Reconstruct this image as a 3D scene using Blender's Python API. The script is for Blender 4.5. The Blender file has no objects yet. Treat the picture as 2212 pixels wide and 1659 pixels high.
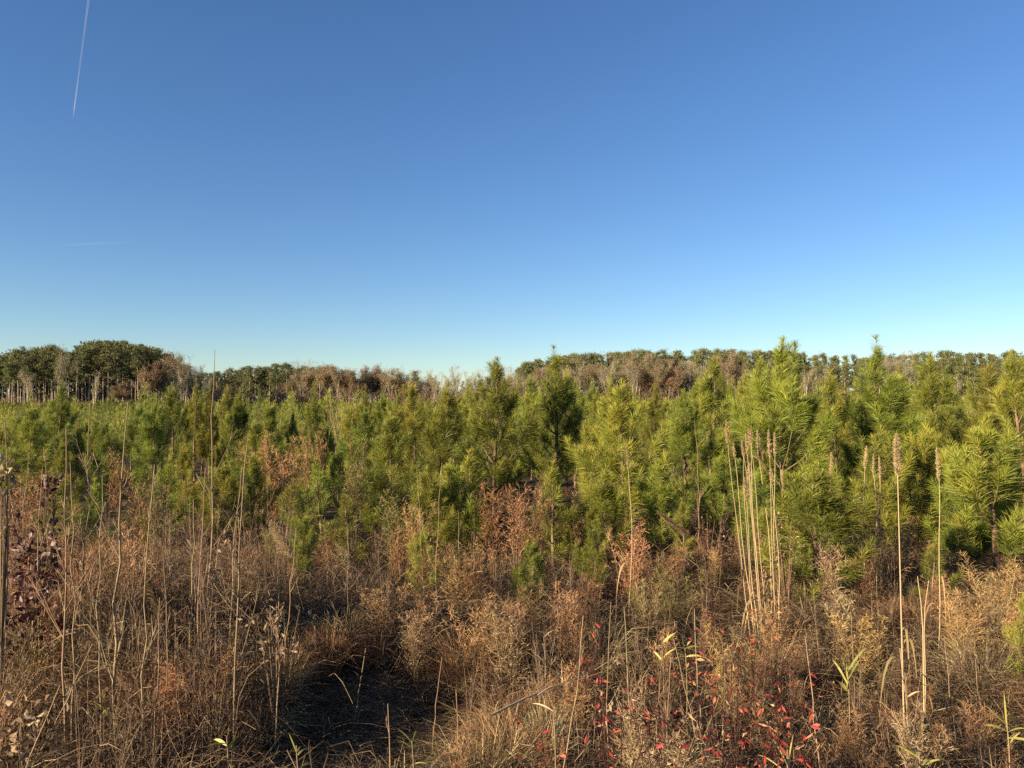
import bpy, math, random
import numpy as np

SC = bpy.context.scene
COL = SC.collection
rnd = random.Random(11)
G = np.random.default_rng(5)

# ------------------------------------------------------------------ camera geometry (pixels of a 2212 x 1659 view)
F, CU, CV, HZ, CAMZ = 1671.0, 1106.0, 829.5, 868.0, 1.72
PITCH = math.atan((HZ - CV) / F)
CP, SP = math.cos(PITCH), math.sin(PITCH)


def at(u, v, D):
    """world point seen at (u, v) of the photograph, D metres ahead of the camera"""
    a, b = (u - CU) / F, (CV - v) / F
    dy, dz = CP - b * SP, SP + b * CP
    return np.array([a * D / dy, D, CAMZ + dz * D / dy])


def sstep(a, b, x):
    t = np.clip((x - a) / (b - a), 0, 1)
    return t * t * (3 - 2 * t)


def ground(x, y):
    x = np.asarray(x, float); y = np.asarray(y, float)
    s = sstep(-0.30, 0.35, x / np.maximum(y, 3.0))
    z = -(1.10 * (1 - s) + 0.50 * s) * sstep(7, 38, y)
    near = 1 - sstep(40, 90, np.hypot(x, y))
    z = z + near * (0.06 * np.sin(x * 1.1 + 0.6 * y) + 0.05 * np.sin(0.9 * y - 0.7 * x + 1.3) + 0.03 * np.sin(2.7 * x + 1.1 * y))
    z = z - 0.16 * np.exp(-(((x + 0.72) / 0.75) ** 2 + ((y - 4.3) / 0.95) ** 2) ** 2)
    return z


def gz(x, y):
    return float(ground(x, y))


# ------------------------------------------------------------------ mesh builder
def nrm(a):
    return a / np.maximum(np.linalg.norm(a, axis=-1, keepdims=True), 1e-9)


class MB:
    def __init__(s):
        s.V, s.T, s.Q, s.C, s.n = [], [], [], [], 0

    def add(s, V, Q=None, T=None, C=0.5):
        V = np.asarray(V, np.float32).reshape(-1, 3)
        c = np.broadcast_to(np.asarray(C, np.float32), (len(V),))
        s.V.append(V); s.C.append(c)
        if Q is not None and len(Q):
            s.Q.append(np.asarray(Q, np.int32).reshape(-1, 4) + s.n)
        if T is not None and len(T):
            s.T.append(np.asarray(T, np.int32).reshape(-1, 3) + s.n)
        s.n += len(V)

    def ribbons(s, P, W, side=None, C=0.5, rng=G):
        """P (N,K,3) centre lines, W (K,) or (N,K) half widths, C (N,) or scalar"""
        N, K, _ = P.shape
        if N == 0:
            return
        if side is None:
            d = nrm(P[:, -1] - P[:, 0])
            side = nrm(np.cross(d, rng.normal(size=(N, 3))))
        W = np.broadcast_to(np.asarray(W, float), (N, K))[..., None]
        sd = side[:, None, :] * W
        V = np.stack([P - sd, P + sd], 2).reshape(N, K * 2, 3)
        k = np.arange(K - 1) * 2
        q = np.stack([k, k + 1, k + 3, k + 2], 1)
        Q = q[None] + (np.arange(N) * K * 2)[:, None, None]
        c = np.repeat(np.broadcast_to(np.asarray(C, float), (N,)), K * 2)
        s.add(V, Q, None, c)

    def tubes(s, P, R, S=5, C=0.5):
        P = np.asarray(P, float)
        if P.ndim == 2:
            P = P[None]
        N, K, _ = P.shape
        if N == 0:
            return
        R = np.broadcast_to(np.asarray(R, float), (N, K))
        T = np.gradient(P, axis=1); T = nrm(T)
        ref = np.where(np.abs(T[:, :1, 2:3]) > 0.8, np.array([1.0, 0.13, 0]), np.array([0, 0, 1.0]))
        A = nrm(np.cross(T, np.broadcast_to(ref, T.shape))); B = np.cross(T, A)
        an = np.arange(S) * 2 * math.pi / S
        ring = A[:, :, None] * np.cos(an)[None, None, :, None] + B[:, :, None] * np.sin(an)[None, None, :, None]
        V = P[:, :, None] + ring * R[:, :, None, None]
        k = np.arange(K - 1)[:, None] * S; i = np.arange(S)[None]; j = (i + 1) % S
        q = np.stack([k + i, k + j, k + S + j, k + S + i], -1).reshape(-1, 4)
        Q = q[None] + (np.arange(N) * K * S)[:, None, None]
        c = np.repeat(np.broadcast_to(np.asarray(C, float), (N,)), K * S)
        s.add(V.reshape(-1, 3), Q, None, c)

    def leaves(s, P, L, Wd, dirs=None, C=0.5, rng=G, fold=0.0):
        """pointed leaf: 4-vertex kite at P, length L, half width Wd"""
        N = len(P)
        if N == 0:
            return
        if dirs is None:
            dirs = rng.normal(size=(N, 3))
        d = nrm(dirs); sd = nrm(np.cross(d, rng.normal(size=(N, 3)))); up = np.cross(sd, d)
        L = np.broadcast_to(np.asarray(L, float), (N,))[:, None]; Wd = np.broadcast_to(np.asarray(Wd, float), (N,))[:, None]
        m = P + d * L * 0.45
        V = np.stack([P, m + sd * Wd + up * Wd * fold, P + d * L, m - sd * Wd + up * Wd * fold], 1)
        i = np.arange(N)[:, None] * 4
        T = np.concatenate([i + np.array([[0, 1, 2]]), i + np.array([[0, 2, 3]])], 0)
        s.add(V, None, T, np.repeat(np.broadcast_to(np.asarray(C, float), (N,)), 4))

    def merge(s, o, loc=(0, 0, 0), rz=0.0, sc=1.0, sz=None, dc=0.0):
        V, T, Q, C = o.arrays()
        c, n = math.cos(rz), math.sin(rz)
        sz = sc if sz is None else sz
        X = np.stack([(V[:, 0] * c - V[:, 1] * n) * sc + loc[0], (V[:, 0] * n + V[:, 1] * c) * sc + loc[1], V[:, 2] * sz + loc[2]], 1)
        s.add(X, Q, T, np.clip(C + dc, 0, 1))

    def arrays(s):
        if len(s.V) > 1 or len(s.Q) > 1 or len(s.T) > 1:
            s.V = [np.concatenate(s.V)]; s.C = [np.concatenate(s.C)]
            if s.Q: s.Q = [np.concatenate(s.Q)]
            if s.T: s.T = [np.concatenate(s.T)]
        V = s.V[0] if s.V else np.zeros((0, 3), np.float32)
        return V, (s.T[0] if s.T else np.zeros((0, 3), np.int32)), (s.Q[0] if s.Q else np.zeros((0, 4), np.int32)), (s.C[0] if s.C else np.zeros(0, np.float32))

    def mesh(s, name, mat):
        V, T, Q, C = s.arrays()
        me = bpy.data.meshes.new(name)
        me.vertices.add(len(V)); me.vertices.foreach_set('co', V.astype(np.float32).ravel())
        idx = np.concatenate([Q.ravel(), T.ravel()]).astype(np.int32)
        me.loops.add(len(idx)); me.loops.foreach_set('vertex_index', idx)
        me.polygons.add(len(Q) + len(T))
        st = np.concatenate([np.arange(len(Q)) * 4, len(Q) * 4 + np.arange(len(T)) * 3]).astype(np.int32)
        me.polygons.foreach_set('loop_start', st)
        a = me.attributes.new('tint', 'FLOAT', 'POINT'); a.data.foreach_set('value', C.astype(np.float32))
        me.update(calc_edges=True)
        me.materials.append(mat)
        return me


def bez(P0, P1, P2, K):
    t = np.linspace(0, 1, K)[None, :, None]
    P0, P1, P2 = (np.asarray(p, float)[:, None, :] for p in (P0, P1, P2))
    return (1 - t) ** 2 * P0 + 2 * t * (1 - t) * P1 + t * t * P2


def cone_dirs(axis, ang, rng):
    """unit vectors at angles ang (N,) from axis (N,3)"""
    pr = nrm(np.cross(axis, rng.normal(size=axis.shape)))
    return axis * np.cos(ang)[:, None] + pr * np.sin(ang)[:, None]


# ------------------------------------------------------------------ materials
def mat(name, stops, rough=0.75, trans=0.0, vary=0.12, spec=0.25, noise=None):
    m = bpy.data.materials.new(name); m.use_nodes = True
    nt = m.node_tree; N, L = nt.nodes, nt.links
    N.clear()
    out = N.new('ShaderNodeOutputMaterial')
    at_ = N.new('ShaderNodeAttribute'); at_.attribute_name = 'tint'
    rp = N.new('ShaderNodeValToRGB')
    el = rp.color_ramp.elements
    el[0].position, el[0].color = stops[0][0], (*stops[0][1], 1)
    el[1].position, el[1].color = stops[-1][0], (*stops[-1][1], 1)
    for p, c in stops[1:-1]:
        e = el.new(p); e.color = (*c, 1)
    L.new(at_.outputs['Fac'], rp.inputs['Fac'])
    oi = N.new('ShaderNodeObjectInfo')
    mr = N.new('ShaderNodeMapRange'); mr.inputs[3].default_value = 1 - vary; mr.inputs[4].default_value = 1 + vary
    L.new(oi.outputs['Random'], mr.inputs[0])
    hs = N.new('ShaderNodeHueSaturation')
    L.new(mr.outputs[0], hs.inputs['Value']); L.new(rp.outputs[0], hs.inputs['Color'])
    mh = N.new('ShaderNodeMapRange'); mh.inputs[3].default_value = 0.5 - vary * 0.10; mh.inputs[4].default_value = 0.5 + vary * 0.10
    mm = N.new('ShaderNodeMath'); mm.operation = 'FRACT'
    m7 = N.new('ShaderNodeMath'); m7.operation = 'MULTIPLY'; m7.inputs[1].default_value = 7.31
    L.new(oi.outputs['Random'], m7.inputs[0]); L.new(m7.outputs[0], mm.inputs[0]); L.new(mm.outputs[0], mh.inputs[0])
    L.new(mh.outputs[0], hs.inputs['Hue'])
    col = hs.outputs[0]
    if noise:
        tc = N.new('ShaderNodeTexCoord'); nz = N.new('ShaderNodeTexNoise')
        nz.inputs['Scale'].default_value = noise[0]; nz.inputs['Detail'].default_value = 6
        L.new(tc.outputs['Object'], nz.inputs['Vector'])
        mx = N.new('ShaderNodeMix'); mx.data_type = 'RGBA'; mx.blend_type = 'MULTIPLY'; mx.inputs[0].default_value = 1
        r2 = N.new('ShaderNodeMapRange'); r2.inputs[1].default_value = 0.3; r2.inputs[2].default_value = 0.7
        r2.inputs[3].default_value = noise[1]; r2.inputs[4].default_value = noise[2]
        L.new(nz.outputs['Fac'], r2.inputs[0]); L.new(col, mx.inputs[6]); L.new(r2.outputs[0], mx.inputs[7])
        col = mx.outputs[2]
    b = N.new('ShaderNodeBsdfPrincipled')
    b.inputs['Roughness'].default_value = rough; b.inputs['Specular IOR Level'].default_value = spec
    L.new(col, b.inputs['Base Color'])
    if trans > 0:
        tr = N.new('ShaderNodeBsdfTranslucent'); L.new(col, tr.inputs['Color'])
        ms = N.new('ShaderNodeMixShader'); ms.inputs[0].default_value = trans
        L.new(b.outputs[0], ms.inputs[1]); L.new(tr.outputs[0], ms.inputs[2]); L.new(ms.outputs[0], out.inputs[0])
    else:
        L.new(b.outputs[0], out.inputs[0])
    return m


M = {}
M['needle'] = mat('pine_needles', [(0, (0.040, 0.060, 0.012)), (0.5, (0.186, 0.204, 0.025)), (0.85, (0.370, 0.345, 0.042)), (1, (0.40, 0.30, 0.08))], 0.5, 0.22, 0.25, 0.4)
M['pinebark'] = mat('young_pine_bark', [(0, (0.10, 0.065, 0.04)), (1, (0.26, 0.17, 0.09))], 0.85, 0, 0.15, noise=(9, 0.6, 1.3))
M['farpine'] = mat('mature_pine_foliage', [(0, (0.055, 0.064, 0.024)), (0.5, (0.140, 0.146, 0.046)), (1, (0.24, 0.22, 0.075))], 0.7, 0.12, 0.22)
M['trunk'] = mat('tall_pine_bark', [(0, (0.29, 0.23, 0.17)), (1, (0.48, 0.40, 0.31))], 0.85, 0, 0.2, noise=(1.5, 0.7, 1.2))
M['twig'] = mat('grey_brown_twigs', [(0, (0.13, 0.104, 0.062)), (0.6, (0.235, 0.195, 0.112)), (1, (0.38, 0.325, 0.205))], 0.85, 0, 0.2)
M['russet'] = mat('russet_leaves', [(0, (0.14, 0.085, 0.042)), (1, (0.30, 0.195, 0.095))], 0.8, 0.2, 0.2)
M['brush'] = mat('forest_edge_brush', [(0, (0.09, 0.058, 0.038)), (0.6, (0.18, 0.12, 0.075)), (1, (0.26, 0.15, 0.075))], 0.85, 0.1, 0.1)
M['straw'] = mat('dry_straw', [(0, (0.13, 0.085, 0.045)), (0.55, (0.33, 0.220, 0.105)), (0.8, (0.52, 0.385, 0.20)), (1, (0.72, 0.56, 0.32))], 0.7, 0.2, 0.15)
M['rust'] = mat('rusty_dry_weed', [(0, (0.15, 0.075, 0.032)), (0.55, (0.40, 0.225, 0.088)), (0.8, (0.60, 0.38, 0.165)), (1, (0.74, 0.53, 0.28))], 0.75, 0.22, 0.2)
M['olive'] = mat('olive_dry_weed', [(0, (0.085, 0.075, 0.026)), (0.6, (0.20, 0.165, 0.055)), (1, (0.34, 0.26, 0.10))], 0.75, 0.22, 0.2)
M['matted'] = mat('matted_dead_grass', [(0, (0.045, 0.030, 0.019)), (0.6, (0.130, 0.084, 0.043)), (1, (0.36, 0.25, 0.135))], 0.8, 0.15, 0.0)
M['stem'] = mat('bare_stem_bark', [(0, (0.10, 0.065, 0.038)), (0.5, (0.235, 0.162, 0.086)), (1, (0.37, 0.275, 0.15))], 0.7, 0, 0.2, noise=(14, 0.65, 1.2))
M['reed'] = mat('reed_stalk', [(0, (0.28, 0.20, 0.095)), (1, (0.44, 0.335, 0.175))], 0.6, 0, 0.1)
M['plume'] = mat('reed_plume', [(0, (0.33, 0.225, 0.105)), (1, (0.56, 0.435, 0.24))], 0.85, 0.25, 0.08)
M['redleaf'] = mat('red_leaves', [(0, (0.12, 0.024, 0.016)), (0.5, (0.36, 0.050, 0.034)), (0.8, (0.48, 0.13, 0.06)), (1, (0.46, 0.29, 0.14))], 0.6, 0.3, 0.1)
M['darkred'] = mat('dark_red_leaves', [(0, (0.036, 0.012, 0.011)), (0.8, (0.085, 0.028, 0.022)), (0.93, (0.18, 0.10, 0.065)), (1, (0.30, 0.21, 0.14))], 0.5, 0.15, 0.05, 0.35)
M['deadleaf'] = mat('curled_dead_leaves', [(0, (0.14, 0.08, 0.042)), (0.6, (0.29, 0.19, 0.105)), (1, (0.44, 0.33, 0.20))], 0.6, 0.25, 0.1)
M['cane'] = mat('yellow_green_blades', [(0, (0.13, 0.14, 0.035)), (0.55, (0.36, 0.33, 0.07)), (1, (0.60, 0.48, 0.15))], 0.5, 0.3, 0.15)


def ground_mat():
    m = bpy.data.materials.new('soil_and_litter'); m.use_nodes = True
    nt = m.node_tree; N, L = nt.nodes, nt.links
    b = N['Principled BSDF']; b.inputs['Roughness'].default_value = 0.95; b.inputs['Specular IOR Level'].default_value = 0.1
    tc = N.new('ShaderNodeTexCoord')
    n1 = N.new('ShaderNodeTexNoise'); n1.inputs['Scale'].default_value = 1.7; n1.inputs['Detail'].default_value = 8
    n2 = N.new('ShaderNodeTexNoise'); n2.inputs['Scale'].default_value = 38; n2.inputs['Detail'].default_value = 5
    L.new(tc.outputs['Object'], n1.inputs['Vector']); L.new(tc.outputs['Object'], n2.inputs['Vector'])
    ad = N.new('ShaderNodeMath'); ad.operation = 'ADD'; L.new(n1.outputs['Fac'], ad.inputs[0]); L.new(n2.outputs['Fac'], ad.inputs[1])
    r = N.new('ShaderNodeValToRGB'); e = r.color_ramp.elements
    mr = N.new('ShaderNodeMath'); mr.operation = 'MULTIPLY'; mr.inputs[1].default_value = 0.5; L.new(ad.outputs[0], mr.inputs[0])
    e[0].position, e[0].color = 0.35, (0.025, 0.017, 0.012, 1)
    e[1].position, e[1].color = 0.66, (0.095, 0.062, 0.036, 1)
    L.new(mr.outputs[0], r.inputs['Fac']); L.new(r.outputs[0], b.inputs['Base Color'])
    bp = N.new('ShaderNodeBump'); bp.inputs['Distance'].default_value = 0.03; L.new(n2.outputs['Fac'], bp.inputs['Height']); L.new(bp.outputs[0], b.inputs['Normal'])
    return m


M['ground'] = ground_mat()


# ------------------------------------------------------------------ objects
def ob(name, data, parent=None, loc=(0, 0, 0), rz=0.0, sc=1.0, label=None, cat=None, group=None, kind=None):
    o = bpy.data.objects.new(name, data); COL.objects.link(o)
    if parent is not None:
        o.parent = parent
    o.location = [float(q) for q in loc]; o.rotation_euler = (0, 0, float(rz))
    o.scale = (sc, sc, sc) if np.isscalar(sc) else sc
    if label: o['label'] = label
    if cat: o['category'] = cat
    if group: o['group'] = group
    if kind: o['kind'] = kind
    return o


def thing(name, parts, loc, rz=0.0, sc=1.0, label=None, cat=None, group=None):
    """an Empty at the base with one child per part; parts = [(part name, mesh)]"""
    r = ob(name, None, None, loc, rz, sc, label, cat, group)
    r.empty_display_size = 0.2
    for pn, me in parts:
        ob(pn, me, r)
    return r


# ------------------------------------------------------------------ young pines
def young_pine(seed, H, wide=1.0, dens=1.0, nlen=0.17, lod=0, lean=0.0, start=0.10):
    """returns (trunk MB, crown MB); whorls of up-curved shoots clothed in long needles"""
    g = np.random.default_rng(seed); r = random.Random(seed)
    trunk, crown = MB(), MB()
    K = 9
    zz = np.linspace(-0.05, H * 0.97, K)
    bx = lean * (zz / H) ** 2 + 0.03 * np.sin(zz * 2.3 + seed); by = 0.03 * np.sin(zz * 1.9 + 2 * seed)
    tp = np.stack([bx, by, zz], 1)
    trunk.tubes(tp, np.linspace(0.018 + 0.009 * H, 0.007, K), 6 if lod == 0 else 4, 0.6)
    axis = lambda z: np.array([np.interp(z, zz, bx), np.interp(z, zz, by), z])
    S0, S1, S2, lo, tn = [], [], [], [], []          # shoots: bezier points, start of needles, tint

    def shoot(p0, p1, p2, s, t):
        S0.append(p0); S1.append(p1); S2.append(p2); lo.append(s); tn.append(t)
    z = H * start; step = 0.17 if lod == 0 else 0.24
    az = r.random() * 6.28
    while z < H * 0.93:
        t = z / H
        prof = (1 - t) ** 0.85 * (0.58 + 0.42 * min(1, t / 0.22)) * (.82 if t > .7 else 1)
        nb = r.choice([4, 5, 5, 6]) if t < 0.8 else r.choice([3, 4, 4])
        for k in range(nb):
            az += 6.28 / nb + r.uniform(-.35, .35)
            Lb = wide * (0.34 * H * prof * r.uniform(0.5, 1.3) + 0.08)
            if r.random() < .10: continue
            e = math.radians(24 + 40 * t + r.uniform(-14, 14))
            d = np.array([math.cos(az) * math.cos(e), math.sin(az) * math.cos(e), math.sin(e)])
            p0 = axis(z + r.uniform(-.04, .04)); up = np.array([0, 0, 1.0])
            p1 = p0 + d * Lb * 0.55 - up * 0.04 * Lb
            p2 = p0 + d * Lb * 0.82 + up * Lb * r.uniform(0.22, 0.55)
            tt = r.random()
            shoot(p0, p1, p2, max(0.25, 1 - 0.30 / max(Lb, .01)), tt)
            trunk.tubes(bez([p0], [p1], [p2], 4), np.linspace(0.009 if Lb > .4 else .006, 0.003, 4), 4 if lod == 0 else 3, 0.5)
            ns = int(round(Lb / 0.17)) if lod == 0 else int(round(Lb / 0.30))
            for q in range(min(ns, 6)):
                s = r.uniform(0.35, 0.92)
                b = (1 - s) ** 2 * p0 + 2 * s * (1 - s) * p1 + s * s * p2
                yaw = r.choice([-1, 1]) * math.radians(r.uniform(28, 60))
                c, n = math.cos(yaw), math.sin(yaw)
                dd = np.array([d[0] * c - d[1] * n, d[0] * n + d[1] * c, d[2] + r.uniform(0, .45)]); dd /= np.linalg.norm(dd)
                l2 = Lb * r.uniform(0.28, 0.5)
                e2 = b + dd * l2 * 0.75 + up * l2 * r.uniform(.25, .7)
                shoot(b, b + dd * l2 * .55, e2, 0.22, tt * 0.6 + 0.4 * r.random())
        z += step * r.uniform(0.75, 1.25) * (1.15 if t < .5 else 0.9)
    # leader and its side candles
    zt = H * 0.90; top = axis(zt)
    ex = r.uniform(-.04, .04)
    shoot(axis(H * 0.78), axis(H * 0.86), top, 0.0, r.random())
    shoot(top, top + np.array([ex / 2, 0, H * 0.05]), top + np.array([ex, ex / 2, H * 0.11 + .04]), 0.0, 0.75)
    for k in range(r.choice([2, 3, 4])):
        a = r.random() * 6.28; l = H * r.uniform(.04, .075)
        shoot(top, top + np.array([math.cos(a) * l * .5, math.sin(a) * l * .5, l * .5]), top + np.array([math.cos(a) * l * .6, math.sin(a) * l * .6, l * 1.2]), 0.0, 0.7)
    S0, S1, S2 = map(np.array, (S0, S1, S2)); lo = np.array(lo); tn = np.array(tn)
    ln = np.linalg.norm(S2 - S0, axis=1)
    cnt = np.maximum((ln * (1 - lo) * (480 if lod == 0 else 70) * dens).astype(int), 10 if lod == 0 else 4)
    ii = np.repeat(np.arange(len(cnt)), cnt); n = len(ii)
    s = lo[ii] + (1 - lo[ii]) * (1 - (1 - g.random(n)) ** 1.0)
    s = np.where(g.random(n) < 0.22, 0.96 + 0.04 * g.random(n), s)
    s_ = s[:, None]
    B = (1 - s_) ** 2 * S0[ii] + 2 * s_ * (1 - s_) * S1[ii] + s_ ** 2 * S2[ii]
    T = nrm(2 * (1 - s_) * (S1[ii] - S0[ii]) + 2 * s_ * (S2[ii] - S1[ii]))
    ang = np.radians(np.where(s > .95, g.uniform(3, 42, n), g.uniform(24, 62, n)))
    D = cone_dirs(T, ang, g)
    rel = np.clip((B[:, 2] / H), 0, 1)
    Ln = nlen * g.uniform(0.7, 1.15, n) * np.where(rel > .84, 0.72, 1.0)
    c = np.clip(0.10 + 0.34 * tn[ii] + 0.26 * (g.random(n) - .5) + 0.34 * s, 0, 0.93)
    if lod: c = np.clip(c - .10, 0, 1)  # far needles tinted darker, standing in for self-shade their sparse crowns lack
    c = np.where(g.random(n) < 0.02, 1.0, c)
    if lod == 0:
        droop = np.array([0, 0, -1.0])
        e = B + D * Ln[:, None] + droop * (0.16 * Ln)[:, None]
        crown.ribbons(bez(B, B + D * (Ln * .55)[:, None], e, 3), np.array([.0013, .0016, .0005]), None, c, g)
    else:
        w = 0.0055 if lod == 1 else 0.016
        sd = nrm(np.cross(D, g.normal(size=(n, 3)))) * w
        e = B + D * (Ln * 1.1)[:, None]
        V = np.stack([B - sd, B + sd, e], 1)
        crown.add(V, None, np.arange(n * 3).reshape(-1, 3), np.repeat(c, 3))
    return trunk, crown


PINE = []                      # (natural height, trunk mesh, crown mesh)
for i, (H, w, ln, st) in enumerate([(2.3, 1.0, 0.0, .08), (2.5, 0.86, 0.06, .12), (1.9, 1.12, -0.05, .06), (2.7, 0.72, 0.0, .15), (2.1, 1.05, 0.08, .07), (1.4, 1.15, 0.0, .05), (1.2, 0.9, 0.04, .06), (2.4, 0.95, -0.08, .10)]):
    t, c = young_pine(100 + i, H, w, 1.25, 0.150 if H > 1.5 else 0.135, 0, ln, st)
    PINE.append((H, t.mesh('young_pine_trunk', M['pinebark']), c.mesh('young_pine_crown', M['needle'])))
PINE_FAR = []
for i, (H, w) in enumerate([(2.0, 1.0), (2.2, .85), (1.8, 1.1), (2.4, .8)]):
    t, c = young_pine(200 + i, H, w, 1.0, 0.19, 1, 0.03, .15)
    PINE_FAR.append((H, t, c, t.mesh('young_pine_trunk', M['pinebark']), c.mesh('young_pine_crown', M['needle'])))

n_pine = 0
occupied = []


def put_pine(x, y, H, var, label, group=None, rz=None, far=False, w=1.0):
    global n_pine
    P = PINE_FAR[var % 4] if far else PINE[var % 8]
    s = H / P[0]
    thing('young_pine', [('trunk', P[-2]), ('crown', P[-1])], (x, y, gz(x, y) - 0.02), rnd.random() * 6.28 if rz is None else rz, (s * w, s * w, s), label, 'pine', group)
    occupied.append((x, y)); n_pine += 1


# hand placed: u, v of the tip, distance, variant, widening, label
HERO = [
    (2140, 926, 7.6, 5, 1.25, 'bright bushy low young pine at the thicket edge near the right corner'),
    (2134, 798, 10.2, 0, 1.0, 'broad young pine directly behind the bright bushy pine near the right edge'),
    (2207, 773, 9.2, 7, 1.0, 'tall young pine cut by the right edge of the view'),
    (2021, 774, 12.0, 4, 1.0, 'open branched young pine with a thin pale stem, right of the tallest spire'),
    (1897, 740, 10.0, 3, 1.25, 'tallest young pine, a narrow spire with a crooked tip against the sky'),
    (1944, 804, 14.0, 1, .9, 'slim young pine rising just right behind the crooked tipped spire'),
    (1690, 744, 9.5, 0, 1.0, 'large pale green young pine with forked top above the reed plumes'),
    (1643, 769, 10.2, 3, 1.1, 'narrow young pine close against the left of the forked top pine'),
    (1801, 811, 12.0, 4, .9, 'dark sided young pine between the forked top pine and the tallest spire'),
    (1766, 1014, 6.5, 5, 1.35, 'small bushy pine with brown weeds over its lower half, right of the reed cluster'),
    (1416, 824, 18.0, 3, 1.0, 'slender young pine with a candle tip before the grey bare trees'),
    (1503, 834, 20.0, 1, 1.0, 'young pine with thin leader left of the reed cluster, before the bare trees'),
    (1318, 814, 15.0, 3, 1.0, 'yellowish young pine with a stiff upright leader'),
    (1351, 836, 9.2, 2, 1.05, 'wide full young pine behind the lone thin reed, dark on its shaded side'),
    (1198, 759, 13.0, 3, 1.2, 'tall narrow young pine whose leader crosses the skyline near the middle'),
    (1222, 801, 16.0, 1, .8, 'young pine tucked close behind the tall narrow middle spire'),
    (1156, 819, 15.0, 7, .9, 'young pine immediately left of the tall narrow middle spire'),
    (1278, 826, 20.0, 1, .8, 'slim dark young pine right of the tall middle spire, before the bare trees'),
    (1070, 784, 12.0, 0, 1.05, 'big young pine with a clear spire below the pale bare grove'),
    (1025, 846, 22.0, 7, 1.0, 'small topped young pine left behind the big pine with clear spire'),
    (963, 851, 22.0, 1, 1.0, 'young pine below the pale fan shaped bare grove'),
    (893, 834, 14.0, 0, 1.0, 'pointed young pine rising above its neighbours below the dark round evergreen'),
    (863, 849, 25.0, 3, 1.0, 'young pine just left behind the pointed pine below the round evergreen'),
    (825, 851, 25.0, 1, 1.0, 'spindly young pine before the russet bare trees'),
    (788, 841, 20.0, 3, 1.0, 'young pine with a blunt tip right of the bare yellowish sapling clump'),
    (678, 834, 18.0, 3, .9, 'young pine with double candle tip left of the bare yellowish sapling clump'),
    (695, 856, 20.0, 6, 1.2, 'short young pine touching the bare yellowish sapling clump'),
    (695, 1004, 8.6, 6, 1.0, 'small upright blue green pine seedling with a pale stem among brown weeds'),
    (660, 1046, 8.2, 6, .95, 'small bright seedling pine leaning against the blue green one'),
    (850, 905, 9.6, 2, .95, 'bushy young pine left of centre with a dead grey stalk before it'),
    (978, 1003, 8.5, 5, .95, 'low yellow green pine bush near the middle, right above the orange weeds'),
    (1022, 985, 8.9, 6, 1.1, 'young pine overlapping the right of the low yellow green pine bush'),
    (755, 1069, 8.0, 6, 1.0, 'tiny bright pine tuft beside the olive weed spire'),
    (1198, 1008, 8.0, 6, .9, 'slender yellowish small pine before the tall middle spire'),
    (1240, 1085, 8.1, 6, 1.1, 'low dark pine at the foot of the slender yellowish small pine'),
    (1560, 985, 8.5, 5, 1.05, 'rounded bright pine behind the tall reed cluster'),
    (130, 829, 24.0, 3, 1.3, 'tall young pine standing before the pale trunks of the tall wood'),
    (422, 826, 22.0, 3, .9, 'young pine with a candle tip left of the tall bare pole'),
    (495, 839, 22.0, 7, .8, 'young pine just right of the tall bare pole'),
    (375, 836, 20.0, 1, 1.0, 'young pine before the grey brush at the end of the tall wood'),
    (452, 843, 22.0, 3, .8, 'young pine touching the tall bare pole from behind'),
    (515, 851, 21.0, 1, .9, 'second young pine right of the tall bare pole'),
    (400, 966, 10.0, 2, .9, 'yellow tipped low pine left of the tall bare pole'),
    (350, 1003, 9.0, 6, 1.1, 'low bushy pine beside the tan feathery weed'),
    (120, 1045, 8.6, 6, 1.1, 'low pine behind the dark red leaved shrub'),
    (212, 1043, 8.6, 6, 1.0, 'low pine seen between the bare saplings, right of the dark red shrub'),
    (70, 885, 14.0, 2, 1.0, 'full young pine above the dark red leaved shrub'),
    (300, 880, 15.0, 0, 1.0, 'full young pine behind the fork of bare saplings'),
    (590, 880, 15.0, 2, 1.0, 'broad young pine above the brown weed bank'),
    (760, 880, 14.0, 7, 1.0, 'young pine behind the olive weed spire'),
    (1990, 930, 8.8, 5, 1.0, 'dark needled pine behind the thickest reed plume'),
    (1475, 1120, 8.0, 6, .9, 'dwarf pine between brown weeds left of the reed cluster'),
    (2010, 1170, 6.2, 6, 1.0, 'small vivid green pine seedling below the right reed plume'),
    (925, 1020, 8.2, 5, .9, 'low pine between the bushy pine and the low yellow green pine bush'),
    (620, 1045, 8.2, 6, 1.1, 'low pine in the brown weeds left of the blue green seedling'),
    (545, 985, 9.4, 2, .9, 'bushy low pine right of the tall bare pole, above the bare stems'),
    (478, 1005, 9.2, 5, .9, 'low pine directly behind the tall bare pole'),
    (1425, 1005, 8.2, 5, 1.0, 'bushy pine right below the wide full pine, dark beneath'),
    (1310, 1015, 8.0, 5, .9, 'bushy low pine left of the lone thin reed'),
    (1640, 1020, 7.6, 5, .9, 'bushy pine directly behind the plumes of the reed cluster'),
    (1895, 935, 8.4, 5, 1.0, 'bushy pine behind the three reeds left of the thickest reed'),
    (2070, 1000, 8.0, 5, 1.0, 'bushy pine behind the slim reed right of the thickest reed'),
    (1150, 1190, 6.2, 5, .8, 'small low pine in the weeds before the brown weed spires'),
    (915, 1175, 6.6, 5, .8, 'small low pine in the weeds below the olive feathery weed'),
    (1285, 1120, 7.0, 5, .8, 'small low pine in the weeds left of the thin reed foot'),
    (1735, 1165, 6.4, 6, 1.0, 'small low pine right of the reed cluster foot'),
    (655, 1150, 7.0, 5, .8, 'small low pine in the weeds below the blue green seedling'),
    (2215, 1330, 4.6, 6, .8, 'bright seedling pine cut by the right edge, low in the weeds'),
]
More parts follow.
